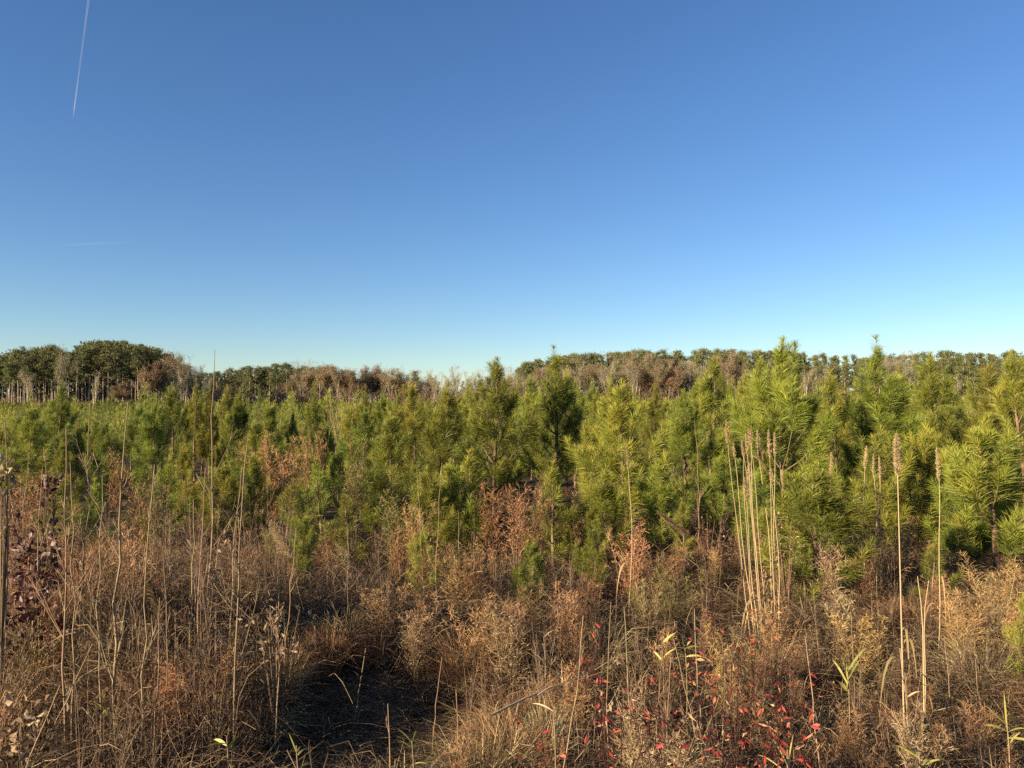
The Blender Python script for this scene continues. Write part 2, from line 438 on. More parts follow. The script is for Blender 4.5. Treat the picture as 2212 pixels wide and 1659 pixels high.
for (u, v, D, var, w, lab) in HERO:
    p = at(u, v, D); z0 = gz(p[0], D)
    put_pine(p[0], D, max(p[2] - z0, 0.6), var, lab, None, None, False, w)

# the plantation: staggered rows
rows = []
y = 10.5
r2 = random.Random(3)
while y < 265:
    dx = 1.4 if y < 60 else 2.0
    xm = 0.74 * y + 3
    x = -xm + r2.random() * dx
    while x < xm:
        px, py = x + r2.uniform(-.45, .45), y + r2.uniform(-.5, .5)
        rows.append((px, py))
        x += dx
    y += 1.9 if y < 60 else 3.2
cand = []
for (x, y) in rows:
    if r2.random() < (0.08 if y < 38 else .36): continue
    if any((x - a) ** 2 + (y - b) ** 2 < .7 for a, b in occupied[:75]): continue
    uu = CU + F * x / y
    k_ = 1 - float(np.interp(uu, [0, 900, 1500, 1800], [.30, .26, .12, 0])) * float(1 - sstep(13, 30, y))
    cand.append((x, y, k_ * (r2.uniform(1.4 - .25 * min(1, y / 50), 2.1 + .4 * min(1, y / 40)) if r2.random() < .82 else r2.uniform(2.1, 2.75 + .4 * min(1, y / 40)))))
cand.sort(key=lambda q: q[1])


def zone(x, y):
    u = CU + F * x / y
    for lim, ph in ((430, 'before the tall wood with pale trunks'), (720, 'before the dark shaded wood'), (930, 'before the russet bare trees'), (1130, 'below the pale bare grove'), (1420, 'near the tall narrow middle spire'), (1720, 'before the grey bare trees'), (1960, 'around the tallest crooked tipped spire')):
        if u < lim: return ph
    return 'toward the right edge before the dense evergreen wood'


NFAR = 300 - n_pine
for k, (x, y, H) in enumerate(cand[:NFAR]):
    dep = 'second rank' if y < 14 else 'close rows' if y < 18 else 'middle rows' if y < 23 else 'farther rows' if y < 29 else 'far rows'
    size = 'tall' if H > 1.9 else 'low' if H < 1.4 else 'middling'
    lab = f'{size} young pine, {dep}, {zone(x, y)}'
    put_pine(x, y, H, k * 3 + int(x * 7), lab, f'plantation pines: {size}, {dep}, {zone(x, y)}', None, y > 24, r2.uniform(.78, 1.02))
tb, cb = MB(), MB()
PINE_TINY = []
for i in range(4):
    t, c = young_pine(300 + i, 2.0, [.8, .66, .85, .72][i], 1.3, 0.20, 2, 0, .15)
    PINE_TINY.append((t, c))
for k, (x, y, H) in enumerate(cand[NFAR:]):
    if y > 70 and abs(x) > 0.70 * y: continue
    src = PINE_FAR[k % 4][1:3] if y < 95 else PINE_TINY[k % 4]
    s = H / 2.0
    cb.merge(src[1], (x, y, gz(x, y)), k * 1.7, s, None, 0.22 * math.sin(k * 2.1))
    if y < 48: tb.merge(src[0], (x, y, gz(x, y)), k * 1.7, s)
fo = ob('plantation_woods', cb.mesh('far_young_pines', M['needle']), kind='stuff', label='band of countless far young pines filling the plantation to the wood')

# ------------------------------------------------------------------ mature trees of the far woods
def tall_pine(seed, H=24.0, base=0.50, spread=3.3, nc=24, nl=150, size=0.42):
    g = np.random.default_rng(seed); r = random.Random(seed)
    t, c = MB(), MB()
    zz = np.linspace(-.3, H * .96, 8)
    px = 0.012 * H * np.sin(zz / H * 3 + seed); py = 0.01 * H * np.cos(zz / H * 2.4 + seed)
    t.tubes(np.stack([px, py, zz], 1), np.linspace(.21, .05, 8), 6, 0.5 + 0.3 * r.random())
    for k in range(nc):
        f = (k + r.random()) / nc
        z = H * (base + (0.97 - base) * f)
        rad = spread * (0.45 + 0.55 * math.sin(math.pi * min(1, .25 + .75 * f))) * r.uniform(.25, 1.0) * (1 - 0.55 * f ** 3)
        a = r.random() * 6.28
        ctr = np.array([np.interp(z, zz, px) + rad * math.cos(a), np.interp(z, zz, py) + rad * math.sin(a), z])
        p0 = np.array([np.interp(z, zz, px), np.interp(z, zz, py), z - rad * .35])
        t.tubes(bez([p0], [(p0 + ctr) / 2 - np.array([0, 0, .2])], [ctr], 3), [.07, .05, .02], 3, 0.4)
        rr = r.choice([r.uniform(.5, .9), r.uniform(.9, 1.7)])
        n = int(nl * rr)
        pts = g.normal(size=(n, 3)) * np.array([rr * .60, rr * .60, rr * .30]) + ctr
        cc = np.clip(0.45 + 0.25 * g.normal(size=n) + 0.15 * (r.random() - .5), 0, 1)
        c.leaves(pts, size * g.uniform(.6, 1.3, n), size * .28, nrm(g.normal(size=(n, 3))) + np.array([0, 0, .5]), cc, g)
    if base > 0.4:                                        # dead stubs below the crown
        for k in range(7):
            z = H * r.uniform(.25, base); a = r.random() * 6.28; l = r.uniform(.5, 1.6)
            p0 = np.array([np.interp(z, zz, px), np.interp(z, zz, py), z])
            t.tubes(np.stack([p0, p0 + np.array([math.cos(a) * l, math.sin(a) * l, .1])])[None], [.035, .015], 3, .5)
    return t, c


def bare_tree(seed, H=17.0, vase=0.5, leafy=0.0, fork=-.1, lev=4):
    g = np.random.default_rng(seed); r = random.Random(seed)
    t, c, bole = MB(), MB(), MB()
    tips = []

    def grow(p, d, L, rad, k):
        d = d / np.linalg.norm(d)
        bend = np.array([r.uniform(-.25, .25), r.uniform(-.25, .25), .18])
        e = p + (d + bend * .5) * L
        P = bez([p], [p + d * L * .5], [e], 4)
        (bole if k == 0 else t).tubes(P, np.linspace(rad, rad * .55, 4), 5 if k == 0 else 3, 0.30 + 0.13 * k + 0.12 * r.random())
        if k >= lev:
            tips.append(e); return
        n = r.choice([4, 5, 6]) if k < lev - 1 else r.choice([4, 5])
        for q in range(n):
            f = r.uniform(.35 if k else fork + .25, 1.0); b = P[0, min(3, int(f * 3.99))]
            s = f; b = (1 - s) ** 2 * P[0, 0] + 2 * s * (1 - s) * (p + d * L * .5) + s * s * e
            a = r.random() * 6.28; sp = r.uniform(.35, .95) * (vase + .35)
            nd = d * 0.9 + np.array([math.cos(a) * sp, math.sin(a) * sp, r.uniform(.05, .45)])
            grow(b, nd, L * r.uniform(.42, .68) * (1.1 if k == 0 else 1), rad * .5 * (1.1 - .4 * f), k + 1)
    grow(np.array([0, 0, -.2]), np.array([r.uniform(-.06, .06), r.uniform(-.06, .06), 1]), H * .55, H * .0150, 0)
    tips = np.array(tips)
    # fine twigs
    n = len(tips) * 4; ii = np.repeat(np.arange(len(tips)), 4)
    d = nrm(g.normal(size=(n, 3)) * .7 + np.array([0, 0, .8])) * g.uniform(.4, 1.1, n)[:, None] * H / 17
    t.ribbons(np.stack([tips[ii] - d * .3, tips[ii] + d * .7], 1), np.array([.014, .006]), None, 0.75, g)
    if leafy > 0:
        n = int(len(tips) * leafy); ii = g.integers(0, len(tips), n)
        c.leaves(tips[ii] + g.normal(size=(n, 3)) * .45, .34, .11, None, g.random(n), g)
    return t, c, bole


TP = [tall_pine(s, 24, b, sp, nc, 150) for s, b, sp, nc in ((1, .52, 3.2, 24), (2, .56, 2.9, 20), (3, .46, 3.6, 28), (4, .58, 3.0, 18), (5, .50, 3.9, 26))]
TPM = [(t.mesh('tall_pine_trunk', M['trunk']), c.mesh('tall_pine_crown', M['farpine'])) for t, c in TP]
DP = [tall_pine(s, 22, b, 3.4, 34, 130) for s, b in ((11, .16), (12, .22), (13, .12))]
DPM = [(t.mesh('dense_pine_trunk', M['trunk']), c.mesh('dense_pine_crown', M['farpine'])) for t, c in DP]
BT = [bare_tree(s, 17, v, 0) for s, v in ((21, .45), (22, .65), (23, .3), (24, .5))]
BTM = [(b.mesh('bare_tree_trunk', M['trunk']), t.mesh('bare_tree_limbs', M['twig'])) for t, c, b in BT]
RT = [bare_tree(s, 17, v, lf) for s, v, lf in ((31, .5, 5), (32, .6, 9), (33, .45, 3))]
RTM = [(b.mesh('russet_tree_trunk', M['trunk']), t.mesh('russet_tree_limbs', M['twig']), c.mesh('russet_tree_foliage', M['russet'])) for t, c, b in RT]
LP = [tall_pine(s, 24, b, sp, 22, 34, .8) for s, b, sp in ((41, .5, 3.4), (42, .35, 3.4), (43, .2, 3.4), (44, .02, 5.5), (45, .04, 6))]
LB = [bare_tree(s, 17, .5, 0, -.1, 3) for s in (51, 52, 53)]


def top_h(u, v, D):
    p = at(u, v, D); z0 = gz(p[0], D)
    return p[0], z0, p[2] - z0


def lerp_prof(prof, u):
    return float(np.interp(u, [a for a, b in prof], [b for a, b in prof]))


PROF = [(-200, 768), (0, 766), (50, 748), (110, 745), (142, 756), (165, 744), (200, 733), (245, 731), (290, 740), (330, 746), (360, 757), (385, 772), (410, 788), (440, 799), (480, 797), (510, 790), (550, 785), (610, 781), (640, 787), (665, 789), (720, 790), (778, 794), (853, 798), (895, 800), (915, 808), (978, 806), (1028, 813), (1060, 806), (1118, 789), (1143, 778), (1226, 763), (1343, 756), (1431, 754), (1541, 752), (1655, 754), (1709, 757), (1809, 764), (1884, 763), (2034, 757), (2210, 755), (2420, 752)]
r3 = random.Random(8)


def put_tree(name, parts, u, v, D, H0, label, group, w=1.0, cat='tree'):
    w *= r3.uniform(.72, 1.12)
    x, z0, H = top_h(u, v, D)
    s = H / H0
    thing(name, parts, (x, D, z0), r3.random() * 6.28, (s * w, s * w, s), label, cat, group)


def side_word(u, a, b):
    f = (u - a) / (b - a)
    return 'near the left end' if f < .22 else 'left of the middle' if f < .45 else 'in the middle' if f < .6 else 'right of the middle' if f < .8 else 'near the right end'


# tall wood on the left: bare pale trunks, crowns on top
for k in range(74):
    u = -70 + k * 6.5 + r3.uniform(-3, 3); D = r3.uniform(262, 300)
    v = lerp_prof(PROF, u) + (r3.uniform(-3, 9) if r3.random() < .55 else r3.uniform(6, 28))
    var = r3.randrange(5)
    big = v < 746
    put_tree('tall_pine', [('trunk', TPM[var][0]), ('crown', TPM[var][1])], u, v, D, 24, f"{'highest' if big else 'shorter' if v > lerp_prof(PROF, u) + 8 else 'tall'} pine with long pale bare trunk, {side_word(u, 0, 420)} of the tall wood", f"{'high' if big else 'short' if v > lerp_prof(PROF, u) + 8 else 'tall'} pines of the tall wood {side_word(u, 0, 420)}", .95)
for k, (u, v, D, lf) in enumerate([(128, 757, 258, 0), (150, 764, 259, 0), (352, 764, 256, 1), (325, 790, 255, 1), (376, 768, 262, 0), (392, 772, 266, 0), (402, 780, 270, 0), (415, 786, 274, 0), (428, 792, 280, 0), (440, 800, 282, 0), (255, 826, 256, 1), (275, 822, 257, 1), (60, 800, 257, 0), (300, 812, 257, 0), (205, 812, 257, 0), (405, 800, 262, 0), (380, 800, 258, 0), (425, 812, 262, 0), (395, 820, 258, 0), (360, 815, 257, 0), (445, 815, 270, 0)]):
    lab = ['grey bare tree tall among the pale trunks of the tall wood', 'slim grey bare tree beside the tall grey one at the tall wood', 'tan leafed round tree at the right end of the tall wood', 'small tan leafed tree left below the round tan one', 'grey bare tree behind the round tan tree', 'first grey bare tree on the slope where the tall wood ends', 'second grey bare tree on the slope where the tall wood ends', 'third grey bare tree on the slope where the tall wood ends', 'fourth grey bare tree down the slope where the tall wood ends', 'last low grey bare tree before the dark shaded wood', 'low russet leafed tree between the pale trunks, left one of two', 'low russet leafed tree between the pale trunks, right one of two', 'low grey bare tree under the tall wood far to its left', 'low grey bare tree among trunks left of the tan trees', 'low grey bare tree among the central pale trunks'][k] if k < 15 else 'low grey brush tree in the slope of brush below the end of the tall wood'
    if lf:
        m = RTM[1]; put_tree('russet_tree', [('trunk', m[0]), ('crown', m[1]), ('foliage', m[2])], u, v, D, 17, lab, None, 1.0)
    else:
        put_tree('bare_tree', list(zip(('trunk', 'crown'), BTM[k % 4])), u, v, D, 17, lab, 'grey brush trees at the end of the tall wood' if k >= 15 else None, .85)

# centre wood, far: evergreen tops on the left, russet bare trees to the right
for k in range(34):
    u = 432 + k * 8.4 + r3.uniform(-4, 4); D = r3.uniform(425, 450)
    v = lerp_prof(PROF, u) + r3.uniform(0, 9); m = DPM[r3.randrange(3)] if r3.random() < .6 else TPM[r3.randrange(5)]
    put_tree('evergreen_pine', [('trunk', m[0]), ('crown', m[1])], u, v, D, 22 if m in DPM else 24, f'dark evergreen with lit top in the shaded wood, {side_word(u, 430, 720)}', f'evergreens of the shaded wood {side_word(u, 430, 720)}', 1.1)
for k in range(44):
    u = 640 + k * 6.9 + r3.uniform(-4, 4); D = r3.uniform(400, 424)
    v = lerp_prof(PROF, u) + r3.uniform(0, 16)
    if r3.random() < .65 and u < 890:
        m = RTM[r3.randrange(3)]; put_tree('russet_tree', [('trunk', m[0]), ('crown', m[1]), ('foliage', m[2])], u, v, D, 17, f'russet brown tree in the far central wood, {side_word(u, 640, 940)}', f'russet trees of the central wood {side_word(u, 640, 940)}')
    else:
        put_tree('bare_tree', list(zip(('trunk', 'crown'), BTM[r3.randrange(4)])), u, v, D, 17, f'grey bare tree in the far central wood, {side_word(u, 640, 940)}', f'bare trees of the central wood {side_word(u, 640, 940)}')
put_tree('evergreen_pine', [('trunk', DPM[0][0]), ('crown', DPM[0][1])], 898, 800, 395, 22, 'dark round evergreen alone among bare trees at the middle dip of the skyline', None, 1.35)
for k in range(20):
    u = 935 + k * 9.2 + r3.uniform(-4, 4); D = r3.uniform(330, 372)
    v = lerp_prof(PROF, u) + r3.uniform(-8, 12)
    put_tree('bare_tree', list(zip(('trunk', 'crown'), BTM[(k % 3) * 1])), u, v, D, 17, f'pale bare tree of the grove at the skyline dip, {side_word(u, 935, 1115)}', f'pale grove at the dip {side_word(u, 935, 1115)}', .8)
# right wood: evergreen crowns behind, bare trees before them
for k in range(62):
    u = 1120 + k * 9.7 + r3.uniform(-5, 5); D = r3.uniform(338, 372)
    v = lerp_prof(PROF, u) + (r3.uniform(-2, 6) if r3.random() < .7 else r3.uniform(5, 16)); m = TPM[r3.randrange(5)] if r3.random() < .6 else DPM[r3.randrange(3)]
    put_tree('evergreen_pine', [('trunk', m[0]), ('crown', m[1])], u, v, D, 24 if m in TPM else 22, f'evergreen pine crown behind the bare trees of the right wood, {side_word(u, 1120, 1720)}', f'evergreen crowns behind the bare trees {side_word(u, 1120, 1720)}', 1.15)
for k in range(48):
    u = 1105 + k * 12.9 + r3.uniform(-6, 6); D = r3.uniform(312, 330)
    v = lerp_prof(PROF, u) + r3.uniform(18, 46)
    if r3.random() < .25:
        m = RTM[r3.randrange(3)]; put_tree('russet_tree', [('trunk', m[0]), ('crown', m[1]), ('foliage', m[2])], u, v, D, 17, f'russet tinged tree at the edge of the right wood, {side_word(u, 1105, 1725)}', f'russet trees of the right wood edge {side_word(u, 1105, 1725)}')
    else:
        put_tree('bare_tree', list(zip(('trunk', 'crown'), BTM[r3.randrange(4)])), u, v, D, 17, f'grey brown bare tree at the edge of the right wood, {side_word(u, 1105, 1725)}', f'bare trees of the right wood edge {side_word(u, 1105, 1725)}')
for row, (D0, dv) in enumerate(((300, 26), (318, 13), (336, 1))):
    for k in range(30):
        u = 1700 + k * 18.5 + r3.uniform(-8, 8); D = D0 + r3.uniform(-6, 6)
        v = lerp_prof(PROF, u) + dv + r3.uniform(-3, 8); m = DPM[r3.randrange(3)]
        put_tree('evergreen_pine', [('trunk', m[0]), ('crown', m[1])], u, v, D, 22, f"dense dark pine in the {('front', 'middle', 'rear')[row]} row of the evergreen wood, {side_word(u, 1700, 2210)}", f"{('front', 'middle', 'rear')[row]} row pines of the evergreen wood {side_word(u, 1700, 2210)}", .95)
for k, (u, v) in enumerate([(1742, 800), (1760, 806), (1778, 798), (1915, 772), (1930, 766), (1945, 768), (1960, 775), (1972, 790), (1900, 792), (2062, 820)]):
    put_tree('bare_tree', list(zip(('trunk', 'crown'), BTM[k % 4])), u, v, 285 + k, 17, ['white limbed bare tree before the dense pines, first of three', 'white limbed bare tree before the dense pines, second of three', 'white limbed bare tree before the dense pines, third of three', 'reddish grey bare tree in the clump beside the tallest spire, first of six', 'reddish grey bare tree in the clump beside the tallest spire, second of six', 'reddish grey bare tree in the clump beside the tallest spire, third of six', 'reddish grey bare tree in the clump beside the tallest spire, fourth of six', 'reddish grey bare tree in the clump beside the tallest spire, fifth of six', 'low bare tree right behind the tallest spire', 'white bare branch tree low before the dense pines further right'][k], None, .8)

# the mass of wood behind, and the brush along its foot
wm, wl = MB(), MB()
for k in range(1120):
    q = r3.random()
    if k < 110:  # the tall wood itself
        u = r3.uniform(-330, 405); D = r3.uniform(300, 345); dv = r3.uniform(1, 15); kind = 0
    elif k < 260:                                        # the wood runs back along its right flank and shades the wood beyond
        f = r3.random(); D = 305 + 85 * f; u = 400 - 200 * r3.random() ** 1.5 + 10 * f; dv = r3.uniform(4, 22); kind = 0 if q < .35 else 3
    elif k < 400:
        u = r3.uniform(425, 1130); D = r3.uniform(440, 480); dv = r3.uniform(6, 22); kind = 2 if u < 700 else 1 if q < .6 else 2
    elif k < 580:
        u = r3.uniform(1110, 2440); D = r3.uniform(372, 410); dv = r3.uniform(0, 13); kind = 2 if q < .75 else 1
    elif k < 800:                                        # low evergreens under the tall wood close the view between the trunks
        u = r3.uniform(-330, 470); D = r3.uniform(318, 352); dv = r3.uniform(18, 60) if u < 400 else r3.uniform(24, 50); kind = 3
    elif k < 960:
        u = r3.uniform(425, 1130); D = r3.uniform(440, 480); dv = r3.uniform(10, 40); kind = 3
    else:
        u = r3.uniform(1100, 1760); D = r3.uniform(375, 405); dv = r3.uniform(18, 60); kind = 3
    x, z0, H = top_h(u, lerp_prof(PROF, u) + dv, D)
    if kind == 1:
        wm.merge(LB[k % 3][0], (x, D, z0), k * 1.3, H / 17); wm.merge(LB[k % 3][2], (x, D, z0), k * 1.3, H / 17)
    else:
        t, c = LP[0] if kind == 0 else LP[3 + k % 2] if kind == 3 else LP[1 + k % 2]
        wm.merge(t, (x, D, z0), k * 1.3, H / 24); wl.merge(c, (x, D, z0), k * 1.3, H / 24)
ob('pine_woods', wl.mesh('far_wood_crowns', M['farpine']), kind='stuff', label='dark mass of evergreen wood far behind')
ob('bare_woods', wm.mesh('far_wood_trunks', M['twig']), kind='stuff', label='mass of trunks and bare limbs inside the far woods')
bb = MB(); g = np.random.default_rng(77)
for (u0, u1, D0, D1, n, h) in ((-300, 430, 300, 316, 9000, 5.5), (-300, 430, 258, 300, 2500, 4.0), (425, 1130, 392, 425, 22000, 11.0), (935, 1120, 325, 350, 3000, 6.0), (840, 1130, 372, 400, 9000, 9.0), (370, 480, 290, 340, 5000, 8.0), (1100, 1740, 306, 335, 20000, 9.0), (1720, 2440, 285, 300, 6000, 4.5)):
    u = g.uniform(u0, u1, n); D = g.uniform(D0, D1, n); x = (u - CU) / F * D
    hh = h * g.random(n) ** 1.4 * (0.6 + .4 * np.sin(u * .07) ** 2)
    P = np.stack([x, D, ground(x, D) + hh], 1)
    d = nrm(g.normal(size=(n, 3)) * .7 + np.array([0, 0, .9]))
    bb.ribbons(np.stack([P, P + d * g.uniform(.8, 2.4, n)[:, None]], 1), np.array([.05, .02]), None, g.random(n), g)
ob('forest_edge_undergrowth', bb.mesh('forest_edge_brush', M['brush']), kind='stuff', label='brown brush along the foot of the far woods')

# ------------------------------------------------------------------ ground
gb = MB()
rad = np.concatenate([[0.0], np.geomspace(.5, 60, 60), np.geomspace(70, 6000, 30)])
na = 140
an = np.linspace(0, 2 * math.pi, na, endpoint=False)
RR, AA = np.meshgrid(rad[1:], an, indexing='ij')
gx, gy = RR * np.cos(AA), RR * np.sin(AA)
V = np.concatenate([[[0, 0, gz(0, 0)]], np.stack([gx, gy, ground(gx, gy)], -1).reshape(-1, 3)])
Q = []; T = []
for i in range(len(rad) - 2):
    a = 1 + i * na; b = a + na
    for j in range(na):
        k = (j + 1) % na
        Q.append((a + j, b + j, b + k, a + k))
for j in range(na):
    T.append((0, 1 + j, 1 + (j + 1) % na))
gb.add(V, Q, T, .5)
ob('ground', gb.mesh('ground', M['ground']), kind='structure', label='uneven brown ground of the field')


# ------------------------------------------------------------------ the foreground thicket
def hollow(x, y):
    return (((x + 0.74) / 0.52) ** 2 + ((y - 4.25) / 0.90) ** 2) < 1


def fennel(seed, H, R, ns=6, nb=46, nt=4, w=.0022):
    """wispy upright weed: stems with many fine ascending branchlets"""
    g = np.random.default_rng(seed)
    s, f = MB(), MB()
    a = g.random(ns) * 6.28; rr = R * np.sqrt(g.random(ns))
    B = np.stack([.25 * rr * np.cos(a), .25 * rr * np.sin(a), np.full(ns, -.03)], 1)
    E = np.stack([rr * np.cos(a), rr * np.sin(a), H * g.uniform(.72, 1.0, ns)], 1)
    Mi = (B + E) / 2 + g.normal(size=(ns, 3)) * .04 * H - np.stack([rr * np.cos(a), rr * np.sin(a), 0 * a], 1) * .2
    s.tubes(bez(B, Mi, E, 6), np.linspace(.0042, .0012, 6), 4, g.random(ns))
    n = ns * nb; ii = np.repeat(np.arange(ns), nb); t = (.18 + .82 * g.random(n) ** .8)[:, None]
    P = (1 - t) ** 2 * B[ii] + 2 * t * (1 - t) * Mi[ii] + t * t * E[ii]
    L = H * .24 * (1.08 - t[:, 0]) * g.uniform(.5, 1.2, n) + .05
    d = cone_dirs(np.broadcast_to(np.array([0, 0, 1.0]), (n, 3)).copy(), np.radians(g.uniform(18, 62, n)), g)
    e = P + d * L[:, None] + np.array([0, 0, -.12]) * L[:, None] * g.uniform(-.4, 1.6, n)[:, None]
    m = P + d * (L * .5)[:, None] + np.array([0, 0, .08]) * L[:, None]
    f.ribbons(bez(P, m, e, 3), np.array([w * .8, w * .7, w * .4]), None, g.random(n) * .8, g)
    jj = np.repeat(np.arange(n), nt); k = len(jj); t2 = g.uniform(.25, 1, k)[:, None]
    p = (1 - t2) ** 2 * P[jj] + 2 * t2 * (1 - t2) * m[jj] + t2 * t2 * e[jj]
    dd = nrm(d[jj] + g.normal(size=(k, 3)) * .75)
    f.ribbons(np.stack([p, p + dd * (g.uniform(.018, .06, k) * (H / 1.0) ** .5)[:, None]], 1), np.array([w * .9, w * .5]), None, np.clip(.35 + .5 * g.random(k), 0, 1), g)
    return s, f


def tussock(seed, H, R, n=420, w=.0022, droop=.55):
    g = np.random.default_rng(seed); m = MB()
    a = g.random(n) * 6.28; rb = R * .3 * np.sqrt(g.random(n))
    B = np.stack([rb * np.cos(a), rb * np.sin(a), np.full(n, -.02)], 1)
    a2 = a + g.normal(size=n) * .7; out = R * g.random(n) ** .7; h = H * g.uniform(.45, 1.0, n)
    Mi = B + np.stack([out * .25 * np.cos(a2), out * .25 * np.sin(a2), h * 1.05], 1)
    E = B + np.stack([out * np.cos(a2), out * np.sin(a2), h * (1 - droop * g.random(n) * (out / R))], 1)
    m.ribbons(bez(B, Mi, E, 4), np.array([w, w, w * .8, w * .25]), None, g.random(n), g)
    return m


def tangle(seed, R, H, n=420, w=.0016):
    g = np.random.default_rng(seed); m = MB()
    B = g.normal(size=(n, 3)) * np.array([R * .5, R * .5, 0]); B[:, 2] = H * g.random(n) ** 1.5
    a = g.random(n) * 6.28; L = g.uniform(.12, .45, n)
    E = B + np.stack([L * np.cos(a), L * np.sin(a), g.normal(size=n) * .12], 1); E[:, 2] = np.maximum(E[:, 2], .0)
    Mi = (B + E) / 2 + np.stack([g.normal(size=n) * .06, g.normal(size=n) * .06, .04 + .10 * g.random(n)], 1)
    m.ribbons(bez(B, Mi, E, 4), np.array([w, w, w, w * .6]), None, g.random(n), g)
    return m


def twiggy(seed, H, R, ns=5):
    """bare dead weed: stiff stems, few forks"""
    g = np.random.default_rng(seed); m = MB()
    for k in range(ns):
        a = g.random() * 6.28; r_ = R * math.sqrt(g.random()); h = H * g.uniform(.6, 1)
        B = np.array([r_ * .3 * math.cos(a), r_ * .3 * math.sin(a), -.03]); E = np.array([r_ * math.cos(a), r_ * math.sin(a), h])
        Mi = (B + E) / 2 + g.normal(size=3) * .05
        m.tubes(bez([B], [Mi], [E], 6), np.linspace(.0035, .0010, 6), 4, g.random())
        n = 9; t = g.uniform(.25, .95, n)[:, None]
        P = (1 - t) ** 2 * B + 2 * t * (1 - t) * Mi + t * t * E
        d = cone_dirs(np.tile([[0, 0, 1.0]], (n, 1)), np.radians(g.uniform(25, 60, n)), g); L = h * .28 * (1.1 - t) * g.uniform(.5, 1.2, (n, 1))
        m.tubes(bez(P, P + d * L * .5, P + d * L + np.array([0, 0, .2]) * L, 4), np.linspace(.0018, .0007, 4), 3, g.random(n))
        n2 = 27; ii = g.integers(0, n, n2); q = g.uniform(.3, 1, (n2, 1)); p = P[ii] + d[ii] * L[ii] * q
        d2 = nrm(d[ii] + g.normal(size=(n2, 3)) * .6)
        m.ribbons(np.stack([p, p + d2 * L[ii] * .4], 1), np.array([.0012, .0006]), None, g.random(n2), g)
    return m


def leafy(seed, n, H, R, L, W, bend=0.4):
    """curled leaves hung round a short stem column"""
    g = np.random.default_rng(seed); m = MB()
    P = np.stack([g.normal(size=n) * R, g.normal(size=n) * R, H * g.random(n)], 1)
    m.leaves(P, L * g.uniform(.6, 1.3, n), W * g.uniform(.6, 1.3, n), g.normal(size=(n, 3)) + np.array([0, 0, -.3]), g.random(n), g, bend)
    return m


FEN = [fennel(400 + i, 1.0, r_, ns, nb) for i, (r_, ns, nb) in enumerate([(.20, 7, 46), (.28, 9, 40), (.15, 5, 52), (.34, 10, 38)])]
FENM = {}
for mk in ('rust', 'olive', 'straw', 'matted'):
    FENM[mk] = [(s.mesh('weed_stems', M['stem']), f.mesh('weed_spray', M[mk])) for s, f in FEN]
FENL = [fennel(420 + i, 1.0, r_, ns, 28, 4, .0024) for i, (r_, ns) in enumerate([(.22, 7), (.3, 8), (.18, 6)])]
TUS = [tussock(440 + i, 1.0, r_, 430, .0020, .95) for i, r_ in enumerate((.6, .8, .45))]
TUSM = [t.mesh('grass_blades', M['straw']) for t in TUS]
TAN = [tangle(460 + i, .6, .38, 420) for i in range(3)]
TWG = [twiggy(480 + i, 1.0, .3) for i in range(4)]

# matted dead grass over the near ground
mg = MB(); g = np.random.default_rng(9)
n = 95000
yy = 1.6 + 9.4 * g.random(n) ** 1.35; xx = (g.random(n) * 2 - 1) * (0.72 * yy + .35)
zz = ground(xx, yy)
L = g.uniform(.10, .38, n); a = g.random(n) * 6.28
B = np.stack([xx, yy, zz - .01], 1)
inh = (((xx + 0.72) / 0.62) ** 2 + ((yy - 4.25) / 0.95) ** 2) < 1
hgt = np.where(inh, .05, .20) * g.random(n) + .01
E = B + np.stack([L * np.cos(a), L * np.sin(a), hgt], 1)
Mi = (B + E) / 2 + np.stack([g.normal(size=n) * .05, g.normal(size=n) * .05, hgt * g.uniform(.3, 1.6, n)], 1)
mg.ribbons(bez(B, Mi, E, 4), np.array([.0016, .0018, .0015, .0006]), None, g.random(n), g)
ob('dead_grass', mg.mesh('matted_grass', M['matted']), kind='stuff', label='matted dead grass covering the near ground')

# undergrowth that nobody could count
ug = {'rust': MB(), 'straw': MB(), 'matted': MB(), 'olive': MB(), 'stem': MB()}
r4 = random.Random(21)


def cap_h(x, y):
    """how tall the weeds stand here (metres)"""
    u = CU + F * x / y
    top = np.interp(u, [0, 350, 560, 650, 800, 1000, 1300, 1600, 1900, 2200], [1120, 1150, 1190, 1270, 1280, 1230, 1240, 1260, 1260, 1230])
    h = CAMZ - (top - HZ) / F * y - gz(x, y)
    near = np.interp(y, [2, 3, 4, 5, 6, 7], [.20, .29, .40, .52, .58, .60]) * (1.85 if u < 560 else 1.25 if 980 < u < 1240 else 1)
    return max(.14, min(h, 0.95, near))


